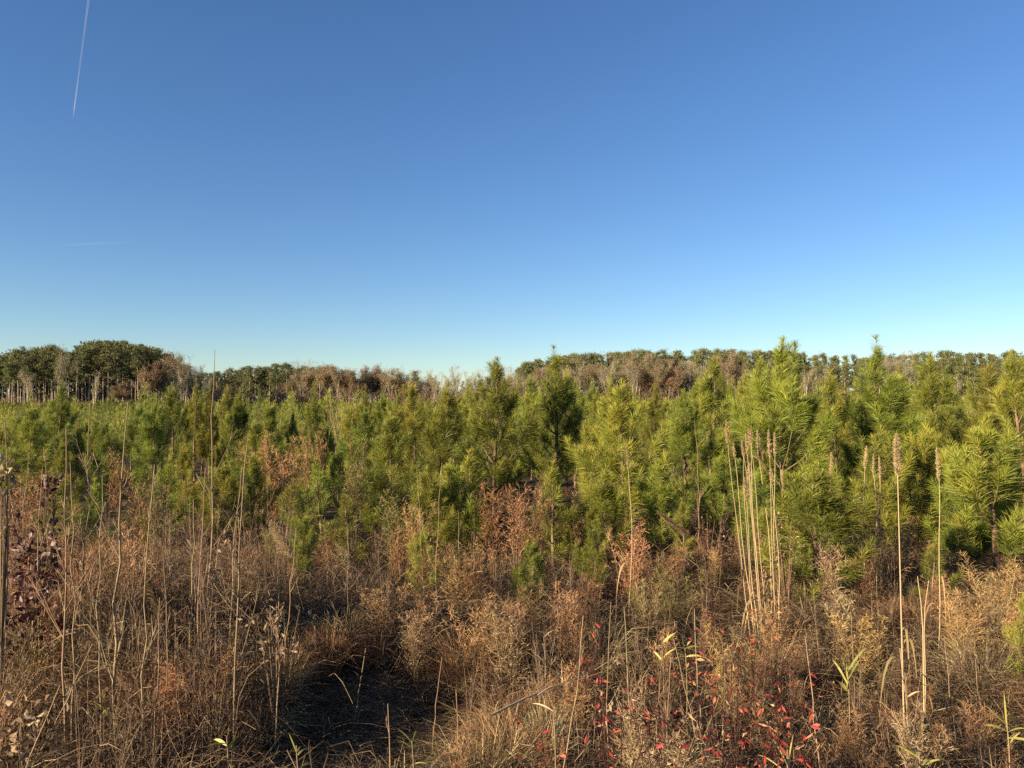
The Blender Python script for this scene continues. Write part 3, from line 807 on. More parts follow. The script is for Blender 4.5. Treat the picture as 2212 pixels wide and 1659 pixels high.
for k in range(520):
    y = 2.0 + 6.6 * r4.random() ** .9; x = r4.uniform(-1, 1) * (.70 * y + .2)
    if hollow(x, y) or hollow(x - .15, y + .1) or hollow(x * 1.0, y + .35): continue
    near = 1.0 if y > 3.2 else .75
    h = cap_h(x, y) * r4.uniform(.5, 1.08) * near
    if y < 3.2: h = min(h, 0.30)
    q = r4.random(); loc = (x, y, gz(x, y)); rz = r4.random() * 6.28
    warm = math.sin(x * 1.3 + .7) + math.sin(y * 1.1 - x * .6)
    if q < .42:
        mk = 'rust' if warm > -.6 else ('straw' if r4.random() < .5 and x / y > -.25 else 'matted')
        s, f = FENL[r4.randrange(3)]
        ug[mk].merge(f, loc, rz, max(h, .3), h, r4.uniform(-.28, .15)); ug['stem'].merge(s, loc, rz, max(h, .3), h, -.35)
    elif q < .70:
        ug['straw' if r4.random() < .5 else 'rust'].merge(TUS[r4.randrange(3)], loc, rz, .35 + .35 * h, h * .8, r4.uniform(-.2, .1))
    elif q < .90:
        ug['matted'].merge(TAN[r4.randrange(3)], loc, rz, .8, min(1.2, h * 1.6), r4.uniform(-.1, .1))
    else:
        ug['stem'].merge(TWG[r4.randrange(4)], loc, rz, max(h, .4) * 1.1, h * 1.25, -.3)
# tall clumps against the foot of the first pines
for k in range(46):
    y = r4.uniform(5.2, 7.6); x = r4.uniform(-.66, .66) * y
    s, f = FENL[r4.randrange(3)]; h = r4.uniform(.3, .62) * (.8 if x / y > .3 else 1)
    mk = r4.choice(['rust', 'rust', 'rust', 'straw', 'olive'])
    ug[mk].merge(f, (x, y, gz(x, y)), k, max(.5, h), h, r4.uniform(-.1, .1)); ug['stem'].merge(s, (x, y, gz(x, y)), k, max(.5, h), h, -.35)
# arching grass round the rim of the hollow
for k in range(26):
    a = k * 6.283 / 26; x = -.72 + .68 * math.cos(a) + r4.uniform(-.06, .06); y = 4.25 + 1.02 * math.sin(a) + r4.uniform(-.1, .1)
    if math.sin(a) < -.35: continue
    h = r4.uniform(.2, .36)
    ug['rust' if k % 3 else 'straw'].merge(TUS[k % 3], (x, y, gz(x, y)), k, .5, h, r4.uniform(-.2, .1))
# upright dead stems standing through the thicket
for k in range(230):
    y = r4.uniform(2.9, 7.6); x = r4.uniform(-.68, .68) * y
    if r4.random() < .45: x = -abs(x)
    if hollow(x, y) or (hollow(x, y + .6) and y < 4.2): continue
    h = r4.uniform(.35, .8) * (1.35 if x < -.25 * y else 1) * (1 if y > 3.8 else .75)
    ug['stem'].merge(TWG[k % 4], (x, y, gz(x, y)), k * 1.37, .5 * h + .15, h, r4.uniform(-.3, .1))
# small tufts and litter on the floor of the hollow
for k in range(16):
    x = -.72 + r4.uniform(-.42, .42); y = 4.25 + r4.uniform(-.75, .75)
    ug['matted'].merge(TUS[k % 3], (x, y, gz(x, y)), k * 1.1, .30, r4.uniform(.05, .13), .1)
    ug['matted'].merge(TAN[k % 3], (x, y, gz(x, y) - .03), k * 2.1, .5, .3, .15)
# low weeds between the first pines
for k in range(260):
    y = 7.0 + 8.0 * r4.random(); x = r4.uniform(-1, 1) * .7 * y
    s, f = FENL[r4.randrange(3)]; h = r4.uniform(.2, .45) if r4.random() < .90 else r4.uniform(.6, 1.0)
    if x / y > .45: h *= .75
    mk = r4.choice(['rust', 'rust', 'rust', 'olive', 'straw'])
    ug[mk].merge(f, (x, y, gz(x, y)), k, h, h, r4.uniform(-.25, .1))
NM = {'rust': 'rusty_undergrowth', 'straw': 'straw_undergrowth', 'matted': 'tangled_undergrowth', 'olive': 'olive_undergrowth', 'stem': 'twiggy_undergrowth'}
for mk, b in ug.items():
    ob(NM[mk], b.mesh(NM[mk], M[mk]), kind='stuff', label=f'{NM[mk].split("_")[0]} dead weeds massed across the thicket')

# single weed plants one can point at: u of middle, v top, D, width factor, colour, label
WEED = [
    (993, 1172, 6.0, 1.5, 'rust', 'bright orange wispy weed clump in the middle, below the low yellow green pine'),
    (1357, 1125, 6.5, 1.2, 'rust', 'orange brown weed clump round the foot of the lone thin reed'),
    (1118, 1040, 7.3, 1.0, 'rust', 'tall brown weed spire left of the slender yellowish pine'),
    (1152, 1052, 7.5, .8, 'rust', 'reddish brown weed spire touching the slender yellowish pine'),
    (770, 955, 9.0, .8, 'olive', 'olive brown conical weed among young pines left of the middle'),
    (590, 928, 10.0, 1.2, 'rust', 'broad brown weed bank between pines above the bare stems'),
    (620, 975, 9.6, 1.0, 'rust', 'brown weed overlapping the right of the broad brown weed bank'),
    (668, 920, 10.0, .5, 'rust', 'thin brown weed spike behind the blue green seedling pine'),
    (855, 1060, 7.6, 1.1, 'olive', 'olive feathery weed below the bushy pine left of centre'),
    (905, 1075, 7.4, .8, 'rust', 'pinkish brown weed right of the olive feathery weed'),
    (1790, 1165, 5.8, 1.1, 'straw', 'tan wispy weed before the small bushy pine right of the reeds'),
    (1690, 1300, 5.0, 1.3, 'rust', 'orange weed clump at the foot of the reed cluster'),
    (2075, 1265, 5.0, 1.6, 'rust', 'wide orange weed clump right of the thickest reed'),
    (2150, 1190, 5.6, 1.5, 'rust', 'tall tan orange weed mass near the right edge'),
    (2200, 1300, 4.9, 1.2, 'rust', 'brown weed mass cut by the right edge'),
    (1930, 1105, 7.0, 1.2, 'rust', 'brown weed behind the thickest reed stalk'),
    (330, 1005, 8.0, 1.0, 'olive', 'tan feathery upright weed beside a low bushy pine behind the bare stems'),
    (440, 1395, 3.9, 1.6, 'rust', 'low rust coloured weed mass at the foot of the tall bare pole'),
    (370, 1420, 3.8, 1.3, 'rust', 'low rust coloured weed left of the mass at the pole foot'),
    (830, 1258, 5.4, 1.5, 'rust', 'sunlit orange grass mound just above the dark hollow'),
    (905, 1285, 5.0, 1.3, 'straw', 'tan grassy weed right of the sunlit mound'),
    (1030, 1285, 4.8, 1.3, 'rust', 'upright brown weed on the right bank of the dark hollow'),
    (1095, 1300, 4.6, 1.3, 'straw', 'straw coloured weed right of the hollow bank'),
    (40, 1020, 8.2, 1.5, 'rust', 'orange brown weed patch behind the dark red shrub'),
    (1150, 1228, 5.9, 1.3, 'olive', 'pale olive green weed clump right of the bright orange one'),
    (1460, 1215, 6.0, 1.3, 'olive', 'greenish brown weed over the dwarf pine'),
    (1540, 1180, 7.0, 1.1, 'rust', 'dark brown weed in the gap left of the reed cluster'),
    (1860, 1330, 4.9, 1.3, 'rust', 'orange brown weed left of the thickest reed stalk'),
    (1560, 1350, 4.3, 1.0, 'rust', 'brown seeded weed above the red leaves'),
    (1980, 1520, 3.3, 1.2, 'straw', 'fuzzy tan weed at the foot of the two leafless reeds'),
    (190, 1350, 4.2, 1.2, 'matted', 'grey brown weed among the bare saplings'),
    (560, 1330, 4.2, 1.2, 'matted', 'grey brown weed left of the dark hollow'),
    (1240, 1420, 3.9, 1.3, 'rust', 'rust weed above the fallen pale stalk'),
    (1420, 1540, 3.0, 1.3, 'straw', 'dense straw coloured seedy weed amid the red leaves'),
    (1380, 1470, 3.4, 1.2, 'straw', 'straw weed behind the dense seedy one'),
]
for i, (u, v, D, w, mk, lab) in enumerate(WEED):
    p = at(u, v, D); z0 = gz(p[0], D); h = max(p[2] - z0, .25)
    m = FENM[mk][i % 4]
    thing('dried_weed', [('stem', m[0]), ('foliage', m[1])], (p[0], D, z0 - .01), i * 1.9, (max(h, .45) * w, max(h, .45) * w, h), lab, 'weed')

# ------------------------------------------------------------------ bare saplings
def sapling(seed, B, Tp, r0, nb=6, bmin=.25, blen=.3, sub=3, wob=.008, tipr=.0018):
    """bare stem from B (0,0,0 local) to Tp; returns stem MB, branch MB"""
    g = np.random.default_rng(seed)
    K = 10; t = np.linspace(0, 1, K)[:, None]
    H = np.linalg.norm(Tp)
    P = t * Tp + np.concatenate([g.normal(size=(K, 2)) * wob * H * .6, np.zeros((K, 1))], 1) * np.sin(math.pi * t) + np.array([.02 * H * math.sin(seed), 0, 0]) * np.sin(math.pi * t)
    P[0] = [0, 0, -.05]
    s, bs = MB(), []
    s.tubes(P, np.linspace(r0, tipr, K), 7, .55)
    if nb:
        tb_ = np.sort(g.uniform(bmin, .58 if seed == 600 else .80, nb)); a = g.random(nb) * 6.28
        B0 = np.stack([np.interp(tb_, t[:, 0], P[:, i]) for i in range(3)], 1)
        e = np.radians(g.uniform(44, 72, nb)); L = blen * H * (1.15 - tb_) * g.uniform(.5, 1.3, nb)
        d = np.stack([np.cos(a) * np.cos(e), np.sin(a) * np.cos(e) * .8, np.sin(e)], 1)
        E = B0 + d * L[:, None] + np.array([0, 0, .18]) * L[:, None]; Mi = B0 + d * (L * .55)[:, None]
        bs = [MB() for _ in range(nb)]
        for j in range(nb):
            bs[j].tubes(bez(B0[j:j + 1], Mi[j:j + 1], E[j:j + 1], 6), np.linspace(1, .3, 6)[None] * (r0 * .30 * (1.1 - .6 * tb_[j])) + .0006, 5, g.random() * .6 + .3)
        n = nb * sub; ii = np.repeat(np.arange(nb), sub); q = g.uniform(.3, .9, n)[:, None]
        p = (1 - q) ** 2 * B0[ii] + 2 * q * (1 - q) * Mi[ii] + q * q * E[ii]
        dd = nrm(d[ii] + g.normal(size=(n, 3)) * .45 + np.array([0, 0, .2])); l = (L[ii] * g.uniform(.2, .5, n))[:, None]
        W_ = bez(p, p + dd * l * .5, p + dd * l + np.array([0, 0, .1]) * l, 4)
        for j in range(nb):
            bs[j].tubes(W_[ii == j], np.linspace(.0017, .0008, 4), 3, .6)
    return s, bs


SAP = [  # u base, D, u top, v top, radius, branches, label
    (455, 5.0, 464, 755, .0110, 7, 'tallest bare pole, a thin straight sapling rising above the horizon'),
    (259, 3.75, 277, 866, .0125, 8, 'thick dark bare sapling stem with a pale lit side'),
    (515, 3.7, 537, 936, .0090, 7, 'bare pale sapling with forked base left of the dark hollow'),
    (154, 3.6, 143, 926, .0085, 7, 'bare twin sapling with pale bark, left stem of the pair'),
    (160, 3.7, 152, 1000, .0070, 4, 'bare twin sapling, thinner right stem of the pair'),
    (2, 4.1, 11, 912, .0080, 5, 'bare sapling with pale bark at the left border'),
    (170, 4.3, 195, 868, .0080, 9, 'bare sapling with spreading upper twigs against the young pines'),
    (232, 3.7, 221, 1025, .0065, 6, 'thin crooked bare sapling just left of the thick dark stem'),
    (319, 3.6, 334, 1004, .0060, 5, 'thin straight bare stem right of the thick dark stem'),
    (438, 3.9, 444, 1010, .0055, 5, 'bare stem close left of the tallest pole'),
    (410, 4.4, 418, 1080, .0050, 4, 'short bare stem between the straight stem and the tallest pole'),
    (352, 3.5, 352, 1180, .0050, 3, 'short bare stem low in the rust weeds'),
    (330, 3.4, 345, 1290, .0045, 3, 'slanting short stem at the bottom of the rust weeds'),
    (85, 4.6, 92, 1010, .0060, 6, 'bare stem crossing the dark red leaved shrub'),
    (60, 4.8, 62, 985, .0050, 4, 'thin bare stem left of the dark red shrub'),
    (500, 4.6, 522, 1010, .0055, 6, 'bare twiggy stem right of the tallest pole'),
    (610, 4.6, 640, 1140, .0045, 5, 'leaning bare stem left behind the dark hollow'),
    (596, 3.8, 600, 1240, .0055, 7, 'bare stem with curled pale leaves at the left bank of the hollow'),
    (745, 5.0, 752, 1140, .0035, 3, 'thin grass stalk above the left of the hollow'),
    (765, 4.3, 790, 1400, .0040, 0, 'single slanting stem standing in the dark hollow'),
    (935, 4.0, 955, 1420, .0040, 0, 'long thin slanting stem on the right edge of the hollow'),
    (945, 6.0, 955, 1000, .0040, 2, 'thin pale dead stalk before the young pines left of centre'),
    (920, 6.2, 900, 1010, .0040, 2, 'second thin pale dead stalk left of its twin before the pines'),
    (985, 6.0, 990, 1105, .0040, 2, 'third pale dead stalk before the low yellow green pine'),
    (1505, 8.0, 1500, 905, .0080, 8, 'reddish bare sapling in the gap left of the reed cluster'),
    (1365, 3.5, 1348, 1310, .0055, 2, 'upright yellowish bare stem left among the red leaves'),
    (1312, 3.6, 1320, 1300, .0050, 3, 'upright yellow stem left of the other yellow stem among red leaves'),
    (1440, 3.4, 1450, 1420, .0045, 1, 'short yellow stem in the middle of the red leaves'),
    (1520, 3.5, 1500, 1315, .0050, 2, 'leaning yellow stem right among the red leaves'),
    (1545, 3.0, 1455, 1380, .0045, 2, 'dark red slanting stem among the red leaves'),
    (1180, 3.0, 1260, 1330, .0045, 1, 'slanting tan stem right of the fallen stalk'),
    (1770, 3.2, 1740, 1380, .0045, 2, 'tan stem left of the yellow bladed shoot'),
    (1850, 3.9, 1840, 1330, .0040, 2, 'thin tan stem above the yellow bladed shoot'),
    (2120, 4.2, 2105, 1400, .0045, 3, 'bare brown stem below the wide orange weeds at right'),
    (2060, 4.0, 2040, 1380, .0040, 3, 'bare brown stem right of the leafless reeds'),
    (700, 3.2, 620, 1620, .0040, 0, 'stub of stem at the bottom left of the hollow'),
    (840, 3.0, 838, 1520, .0060, 3, 'short bare twig fork standing at the near end of the hollow'),
    (30, 3.4, 200, 1390, .0060, 4, 'slanting bare branch low in the left corner'),
    (10, 3.2, 130, 1480, .0060, 4, 'second slanting bare branch low in the left corner'),
]
for i, (ub, D, ut, vt, r0, nb, lab) in enumerate(SAP):
    bx_ = (ub - CU) / F * D
    base = np.array([bx_, D, gz(bx_, D)]); tp = at(ut, vt, D)
    s, bs = sapling(600 + i, base, tp - base, r0 * .74, nb, .22, .22 if D < 6 else .2, 3)
    parts = [('stem', s.mesh('sapling_stem', M['stem']))]
    parts += [('branch', b.mesh('sapling_branch', M['stem'])) for b in bs]
    if i in (17, 26, 2, 5):
        lf = MB(); V = np.concatenate([b.arrays()[0] for b in bs]); gg = np.random.default_rng(i); k = gg.integers(0, len(V), 26)
        lf.leaves(V[k].astype(float), gg.uniform(.02, .045, 26), .007, gg.normal(size=(26, 3)) + np.array([0, 0, -1.]), gg.random(26), gg, .6)
        parts.append(('foliage', lf.mesh('curled_leaves', M['deadleaf'])))
    thing('bare_sapling', parts, base, 0, 1, lab, 'sapling')

# bare yellowish sapling clumps in the plantation
for i, (u, vt, D, lab) in enumerate([(735, 815, 19.0, 'bare yellowish many stemmed sapling clump among the far young pines'), (985, 822, 60.0, 'pale fan shaped bare clump on the far side of the plantation')]):
    x = (u - CU) / F * D; base = np.array([x, D, gz(x, D)]); r = thing('bare_sapling_clump', [], base, 0, 1, lab, 'sapling clump')
    gg = random.Random(i)
    for k in range(9):
        tp = at(u + gg.uniform(-48, 48), vt + gg.uniform(-2, 45), D + gg.uniform(-.4, .4))
        s, b = sapling(700 + 20 * i + k, base, tp - base, .012 * D / 19, 5, .35, .22, 3, .02, .004)
        for b_ in b: s.merge(b_)
        ob('stem', s.mesh('clump_stem', M['stem']), r)

# ------------------------------------------------------------------ reeds with plumes
def plume(P0, P1, R, n, seed):
    g = np.random.default_rng(seed); m = MB()
    ax = P1 - P0; L = np.linalg.norm(ax); ax = ax / L
    t = g.random(n); prof = np.clip(np.minimum(t / .12, (1 - t) / .55), 0, 1) ** .6
    B = P0 + ax * (t * L)[:, None]
    d = cone_dirs(np.broadcast_to(ax, (n, 3)).copy(), np.radians(g.uniform(8, 50, n)), g)
    ln = R * prof * g.uniform(.7, 1.9, n) + .006
    e = B + d * ln[:, None]
    m.ribbons(bez(B, B + d * (ln * .5)[:, None], e + np.array([0, 0, -.15]) * ln[:, None], 3), np.array([.0012, .0018, .0005]), None, np.clip(.25 + .6 * g.random(n), 0, 1), g)
    return m


REED = [  # u base, D, u top, v top, v bottom of plume, plume radius, label
    (1946, 3.85, 1937, 942, 1028, .019, 'tallest thick reed with the fattest tan plume'),
    (2017, 5.2, 2023, 968, 1040, .013, 'thin reed with slim plume right of the thickest reed'),
    (1868, 6.6, 1872, 966, 1014, .016, 'reed with plume left of the thickest reed, tallest of three'),
    (1890, 6.7, 1887, 984, 1030, .013, 'middle reed of the three left of the thickest reed'),
    (1897, 6.8, 1899, 988, 1040, .010, 'short slim reed, right one of the three left of the thickest reed'),
    (1795, 6.9, 1796, 980, 1030, .013, 'greyish reed plume beside the small bushy pine'),
    (1356, 6.1, 1355, 962, 1018, .012, 'lone thin reed with slender plume before the wide full pine'),
    (1625, 5.6, 1569, 912, 962, .015, 'reed leaning left with its plume highest in the cluster'),
    (1635, 5.6, 1584, 958, 990, .008, 'slim reed with narrow head second from left in the cluster'),
    (1640, 5.5, 1602, 955, 985, .007, 'narrow headed reed in the left half of the cluster'),
    (1632, 5.7, 1607, 957, 990, .007, 'narrow headed reed touching its twin in the cluster'),
    (1648, 5.5, 1611, 940, 985, .007, 'tall slim reed in the heart of the cluster'),
    (1652, 5.6, 1617, 929, 966, .012, 'reed with pointed plume, tallest in the heart of the cluster'),
    (1650, 5.5, 1623, 931, 958, .009, 'reed with plume tilting right in the heart of the cluster'),
    (1668, 5.6, 1636, 932, 988, .016, 'full plumed reed right of the cluster heart'),
    (1672, 5.5, 1660, 932, 988, .014, 'full plumed reed with ragged plume, second from right in the cluster'),
    (1684, 5.6, 1673, 937, 988, .011, 'slim plumed reed, rightmost of the cluster'),
    (1676, 5.5, 1665, 1015, 1046, .011, 'short reed plume hidden low behind the ragged plumed reed'),
    (1655, 5.6, 1618, 1004, 1046, .016, 'low fat reed plume in the heart of the cluster'),
    (1640, 5.5, 1608, 1036, 1085, .017, 'lowest fat reed plume left in the cluster'),
    (1978, 3.85, 1982, 1245, 0, 0, 'headless reed stalk, left one of two right of the thickest reed'),
    (2000, 3.85, 2006, 1255, 0, 0, 'headless reed stalk, right one of two right of the thickest reed'),
    (1955, 3.8, 1944, 1400, 0, 0, 'short dry stalk beside the thickest reed base'),
    (108, 7.5, 95, 968, 1000, .009, 'thin reed at the left above the dark red shrub'),
]
for i, (ub, D, ut, vt, vp, R, lab) in enumerate(REED):
    x = (ub - CU) / F * D; base = np.array([x, D, gz(x, D)]); tp = at(ut, vt, D) - base
    K = 8; t = np.linspace(0, 1, K)[:, None]
    bow = np.array([.03 * math.sin(i * 2.3), 0, 0]) * np.sin(math.pi * t) + np.array([.008 * math.sin(i * 1.7), 0, 0]) * np.sin(3 * math.pi * t)
    P = t * tp + bow; P[0, 2] = -.05
    s = MB(); r0 = .0049 if D < 4.5 else .0037
    s.tubes(P, np.linspace(r0, r0 * .45 if vp else r0 * .35, K), 6, .6)
    parts = [('stem', s.mesh('reed_stem', M['reed']))]
    if vp:
        pb = at(ut + (ub - ut) * .08, vp, D) - base
        f0 = pb[2] / tp[2]; pb = np.array([np.interp(f0, t[:, 0], P[:, q]) for q in range(3)])
        parts.append(('plume', plume(pb, tp + np.array([0, 0, .01]), R, 1500 if D < 4.5 else 700, 800 + i).mesh('reed_plume', M['plume'])))
    gg = np.random.default_rng(820 + i); n = 3 if D < 4.5 else 2
    q = gg.uniform(.12, .42, n); B = np.stack([np.interp(q, t[:, 0], P[:, k]) for k in range(3)], 1); a = gg.random(n) * 6.28; l = gg.uniform(.16, .34, n)
    o = np.stack([np.cos(a), np.sin(a), 0 * a], 1)
    BL = bez(B, B + o * (l * .35)[:, None] + np.array([0, 0, .12]), B + o * (l * .45)[:, None] - np.array([0, 0, 1.]) * (l * .9)[:, None], 7)
    for j in range(n):
        lf = MB(); lf.ribbons(BL[j:j + 1], np.array([.003, .005, .006, .006, .005, .003, .001]), None, .15 + .45 * gg.random(1), gg)
        parts.append(('blade', lf.mesh('reed_blade', M['straw'])))
    thing('reed_stalk', parts, base, 0, 1, lab, 'reed')

# drooping feathery plumes of dead plants
for i, (ub, ut, vt, vb, D, R, mk, lab) in enumerate([
    (392, 318, 1250, 1370, 4.3, .045, 'matted', 'grey feathery seed plume leaning left among the bare stems'),
    (650, 585, 1125, 1205, 5.6, .05, 'plume', 'brown feathery grass tassel nodding above the thicket'),
    (1520, 1420, 1105, 1160, 7.4, .03, 'deadleaf', 'pale woolly seed head before the dark gap in the pines'),
]):
    x = (ub - CU) / F * D; base = np.array([x, D, gz(x, D)]); tp = at(ut, vt, D) - base; pb = at(ut + (ub - ut) * .75, vb, D) - base
    s = MB(); s.tubes(bez([np.zeros(3)], [pb * np.array([1, 1, .6])], [tp], 7), np.linspace(.005, .0015, 7), 5, .5)
    thing('seed_plume', [('stem', s.mesh('plume_stem', M['stem'])), ('plume', plume(pb, tp, R, 1300, 840 + i).mesh('seed_plume', M[mk]))], base, 0, 1, lab, 'seed plume')


# ------------------------------------------------------------------ bladed shoots, red leaves, shrubs, fallen stalk
def blades(seed, n, L, W, H0, spread=1.0):
    g = np.random.default_rng(seed); m = MB()
    a = np.arange(n) * 2.4 + g.random(n) * .8; z = H0 * g.uniform(.72, 1, n)
    B = np.stack([0 * a, 0 * a, z], 1); e = np.radians(g.uniform(15, 70, n)); l = L * .68 * g.uniform(.6, 1.15, n)
    d = np.stack([np.cos(a) * np.cos(e) * spread, np.sin(a) * np.cos(e) * spread, np.sin(e)], 1)
    E = B + d * l[:, None] - np.array([0, 0, .35]) * (l * np.cos(e))[:, None]
    m.ribbons(bez(B, B + d * (l * .6)[:, None], E, 6), np.array([.3, .9, 1, .85, .5, .05])[None] * W * .8 * g.uniform(.7, 1.2, (n, 1)), None, g.random(n), g)
    return m


CANE = [  # u, v of the crown, D, blades, length, half width, label
    (1830, 1440, 3.9, 7, .24, .009, 'yellow bladed shoot standing left of the thick reed base'),
    (985, 1490, 3.6, 5, .16, .005, 'pale green bladed shoot right of the dark hollow'),
    (222, 1490, 3.7, 6, .17, .005, 'pale bladed shoot at the foot of the crooked bare sapling'),
    (2175, 1560, 3.3, 8, .22, .008, 'green bladed shoot low near the right edge'),
    (490, 1590, 3.0, 5, .14, .007, 'broad green bladed shoot at the foot of the forked bare sapling'),
    (640, 1610, 2.9, 5, .13, .0045, 'yellow green bladed shoot at the bottom before the hollow'),
    (890, 1600, 2.95, 6, .14, .003, 'thin bladed shoot at the near end of the hollow'),
    (1195, 1520, 3.2, 5, .18, .006, 'straw bladed shoot left of the red leaves'),
    (1985, 1620, 2.9, 6, .16, .006, 'bladed shoot at the bottom right of the red leaves'),
    (1175, 1375, 4.2, 5, .18, .006, 'tan bladed shoot above the fallen stalk'),
    (1430, 1380, 4.2, 7, .17, .008, 'yellowing broad bladed vine before the dark gap'),
    (1480, 1400, 4.1, 6, .15, .008, 'yellowing broad bladed vine right of its like before the dark gap'),
    (1700, 1640, 2.8, 9, .18, .003, 'tiny green needle tuft at the bottom beside the red leaves'),
    (415, 1168, 5.2, 9, .20, .005, 'pale fan of dry blades among the bare stems'),
    (1955, 1455, 3.7, 6, .20, .006, 'rusty drooping blades round the thick reed base'),
]
for i, (u, v, D, nb, L, W, lab) in enumerate(CANE):
    p = at(u, v, D); z0 = gz(p[0], D); h = max(p[2] - z0, .12)
    s = MB(); s.tubes(bez([[0, 0, -.03]], [[.02, 0, h * .5]], [[0, 0, h]], 5), np.linspace(.004, .0022, 5), 5, .5)
    mk = 'straw' if i in (7, 9, 13, 14) else 'cane'
    thing('bladed_shoot', [('stem', s.mesh('shoot_stem', M['stem'])), ('foliage', blades(860 + i, nb, L, W, h).mesh('shoot_blades', M[mk]))], (p[0], D, z0), 0, 1, lab, 'plant')

RED = [  # u, v mid of leaves, D, leaf count, height spread (m), spread radius, label
    (1310, 1495, 3.3, 9, .20, .05, 'red leaved stem left above the straw weed'),
    (1230, 1628, 2.7, 12, .08, .06, 'red leaf cluster at the bottom left of the red patch'),
    (1330, 1590, 2.8, 7, .14, .05, 'small red leaf spray just right of the bottom red cluster'),
    (1500, 1420, 3.7, 9, .24, .06, 'red leaved stem below the yellowing vines'),
    (1540, 1530, 3.1, 16, .26, .08, 'densest red leaved plant in the middle of the red patch'),
    (1590, 1560, 2.95, 14, .22, .08, 'red leaved plant right of the densest one'),
    (1600, 1460, 3.5, 10, .22, .07, 'orange red leaved stem behind the densest red plant'),
    (1665, 1540, 3.0, 12, .18, .07, 'pinkish red leaf spray right in the red patch'),
    (1640, 1620, 2.7, 14, .12, .08, 'red leaf cluster at the bottom right of the red patch'),
    (1450, 1600, 2.75, 10, .14, .08, 'red leaf spray low in the straw weeds'),
    (1620, 1370, 4.2, 9, .28, .06, 'red leaved stem under the orange weeds by the reed cluster'),
    (1690, 1475, 3.4, 8, .14, .06, 'bright red leaf spray by the tan stem'),
    (1735, 1590, 2.85, 6, .10, .05, 'few red leaves beside the green needle tuft'),
    (1975, 1420, 4.0, 0, 0, 0, ''),
    (1420, 1470, 3.4, 6, .14, .05, 'single red leaf sprig right of the upright yellow stem'),
    (1260, 1395, 3.9, 6, .12, .04, 'pink leaf sprig by the yellow stems above the fallen stalk'),
    (1700, 1410, 4.0, 8, .20, .07, 'pink red leaf sprig at the right behind the yellow bladed shoot'),
]
for i, (u, v, D, n, hs, R, lab) in enumerate(RED):
    if not n: continue
    n = int(n * 2.7)
    p = at(u, v, D); z0 = gz(p[0], D); h = max(p[2] - z0, .10) + .07
    gg = np.random.default_rng(880 + i)
    s, f = MB(), MB()
    ns = 5
    M0 = np.stack([gg.normal(size=ns) * .05, gg.normal(size=ns) * .05, np.full(ns, h * .5)], 1)
    E0 = np.stack([gg.normal(size=ns) * R * 1.8, gg.normal(size=ns) * R * 1.8, h + hs * (gg.random(ns) - .3)], 1)
    Z0 = np.tile([[0, 0, -.03]], (ns, 1))
    s.tubes(bez(Z0, M0, E0, 6), np.linspace(.0028, .0009, 6), 4, .1)
    q = gg.integers(0, ns, n); t = gg.uniform(.55, 1, n)[:, None]
    P = (1 - t) ** 2 * Z0[q] + 2 * t * (1 - t) * M0[q] + t * t * E0[q]
    f.leaves(P, gg.uniform(.020, .050, n), gg.uniform(.004, .0075, n), gg.normal(size=(n, 3)) + np.array([0, 0, .2]), np.clip(gg.random(n) * 1.05, 0, 1), gg, .7)
    thing('red_leaved_plant', [('stem', s.mesh('red_stem', M['darkred'])), ('foliage', f.mesh('red_foliage', M['redleaf']))], (p[0], D, z0), 0, 1, lab, 'plant')


def shrub(seed, W, H, n, mk, lab, u, v, D, L=.05, Wd=.016, hang=0.0):
    p = at(u, v, D); x = p[0]; z0 = gz(x, D); h = max(p[2] - z0, .3)
    g = np.random.default_rng(seed); s, f = MB(), MB()
    k = 9; a = g.random(k) * 6.28; r_ = W * np.sqrt(g.random(k)); E = np.stack([r_ * np.cos(a), r_ * np.sin(a), h - H * g.random(k)], 1)
    s.tubes(bez(np.tile([[0, 0, -.03]], (k, 1)), E * np.array([.35, .35, .5]), E, 7), np.linspace(.005, .0012, 7), 4, g.random(k) * .5)
    ii = g.integers(0, k, n); t = g.uniform(.0, 1.08, n)[:, None]
    low = (h - H) / h
    q = low + (1 - low) * t
    P = E[ii] * np.concatenate([q ** 1.3, q ** 1.3, q], 1) + g.normal(size=(n, 3)) * np.array([.055, .055, .04]) * W / .18
    f.leaves(P, L * g.uniform(.6, 1.3, n), Wd * g.uniform(.6, 1.3, n), g.normal(size=(n, 3)) + np.array([0, 0, hang]), g.random(n), g, .5)
    thing('leafy_shrub', [('stem', s.mesh('shrub_stem', M['stem'])), ('foliage', f.mesh('shrub_foliage', M[mk]))], (x, D, z0), 0, 1, lab, 'shrub')


shrub(1, .17, .42, 340, 'darkred', 'dark red leaved shrub glossy in the sun at the left border', 75, 1085, 4.8)
shrub(2, .20, .40, 260, 'darkred', 'lower dark red leaved shrub below the taller red one', 60, 1180, 4.5)
shrub(3, .05, .10, 40, 'darkred', 'small dark leaf cluster with pale leaves above the red shrub', 108, 1020, 5.0)
shrub(4, .05, .12, 30, 'deadleaf', 'pale dry leaf cluster at the left border beside the bare sapling', 8, 972, 4.1, .06, .02)
shrub(5, .12, .20, 90, 'deadleaf', 'curled dead leaf cluster low in the left corner', 55, 1500, 3.4)
shrub(6, .12, .25, 80, 'deadleaf', 'curled pale leaves hanging left of the dark hollow', 600, 1290, 4.0, .04, .008, -.8)
shrub(7, .28, .35, 240, 'darkred', 'brown leaved shrub with dry heads in the gap left of the reed cluster', 1530, 1100, 7.4, .035, .009)
shrub(8, .14, .4, 200, 'deadleaf', 'brown woolly weed beside the right end of the reed cluster', 1700, 1100, 6.2, .022, .005)
shrub(9, .25, .22, 260, 'deadleaf', 'pale seedy low shrub in the bottom of the red patch', 1420, 1520, 2.95, .022, .004)

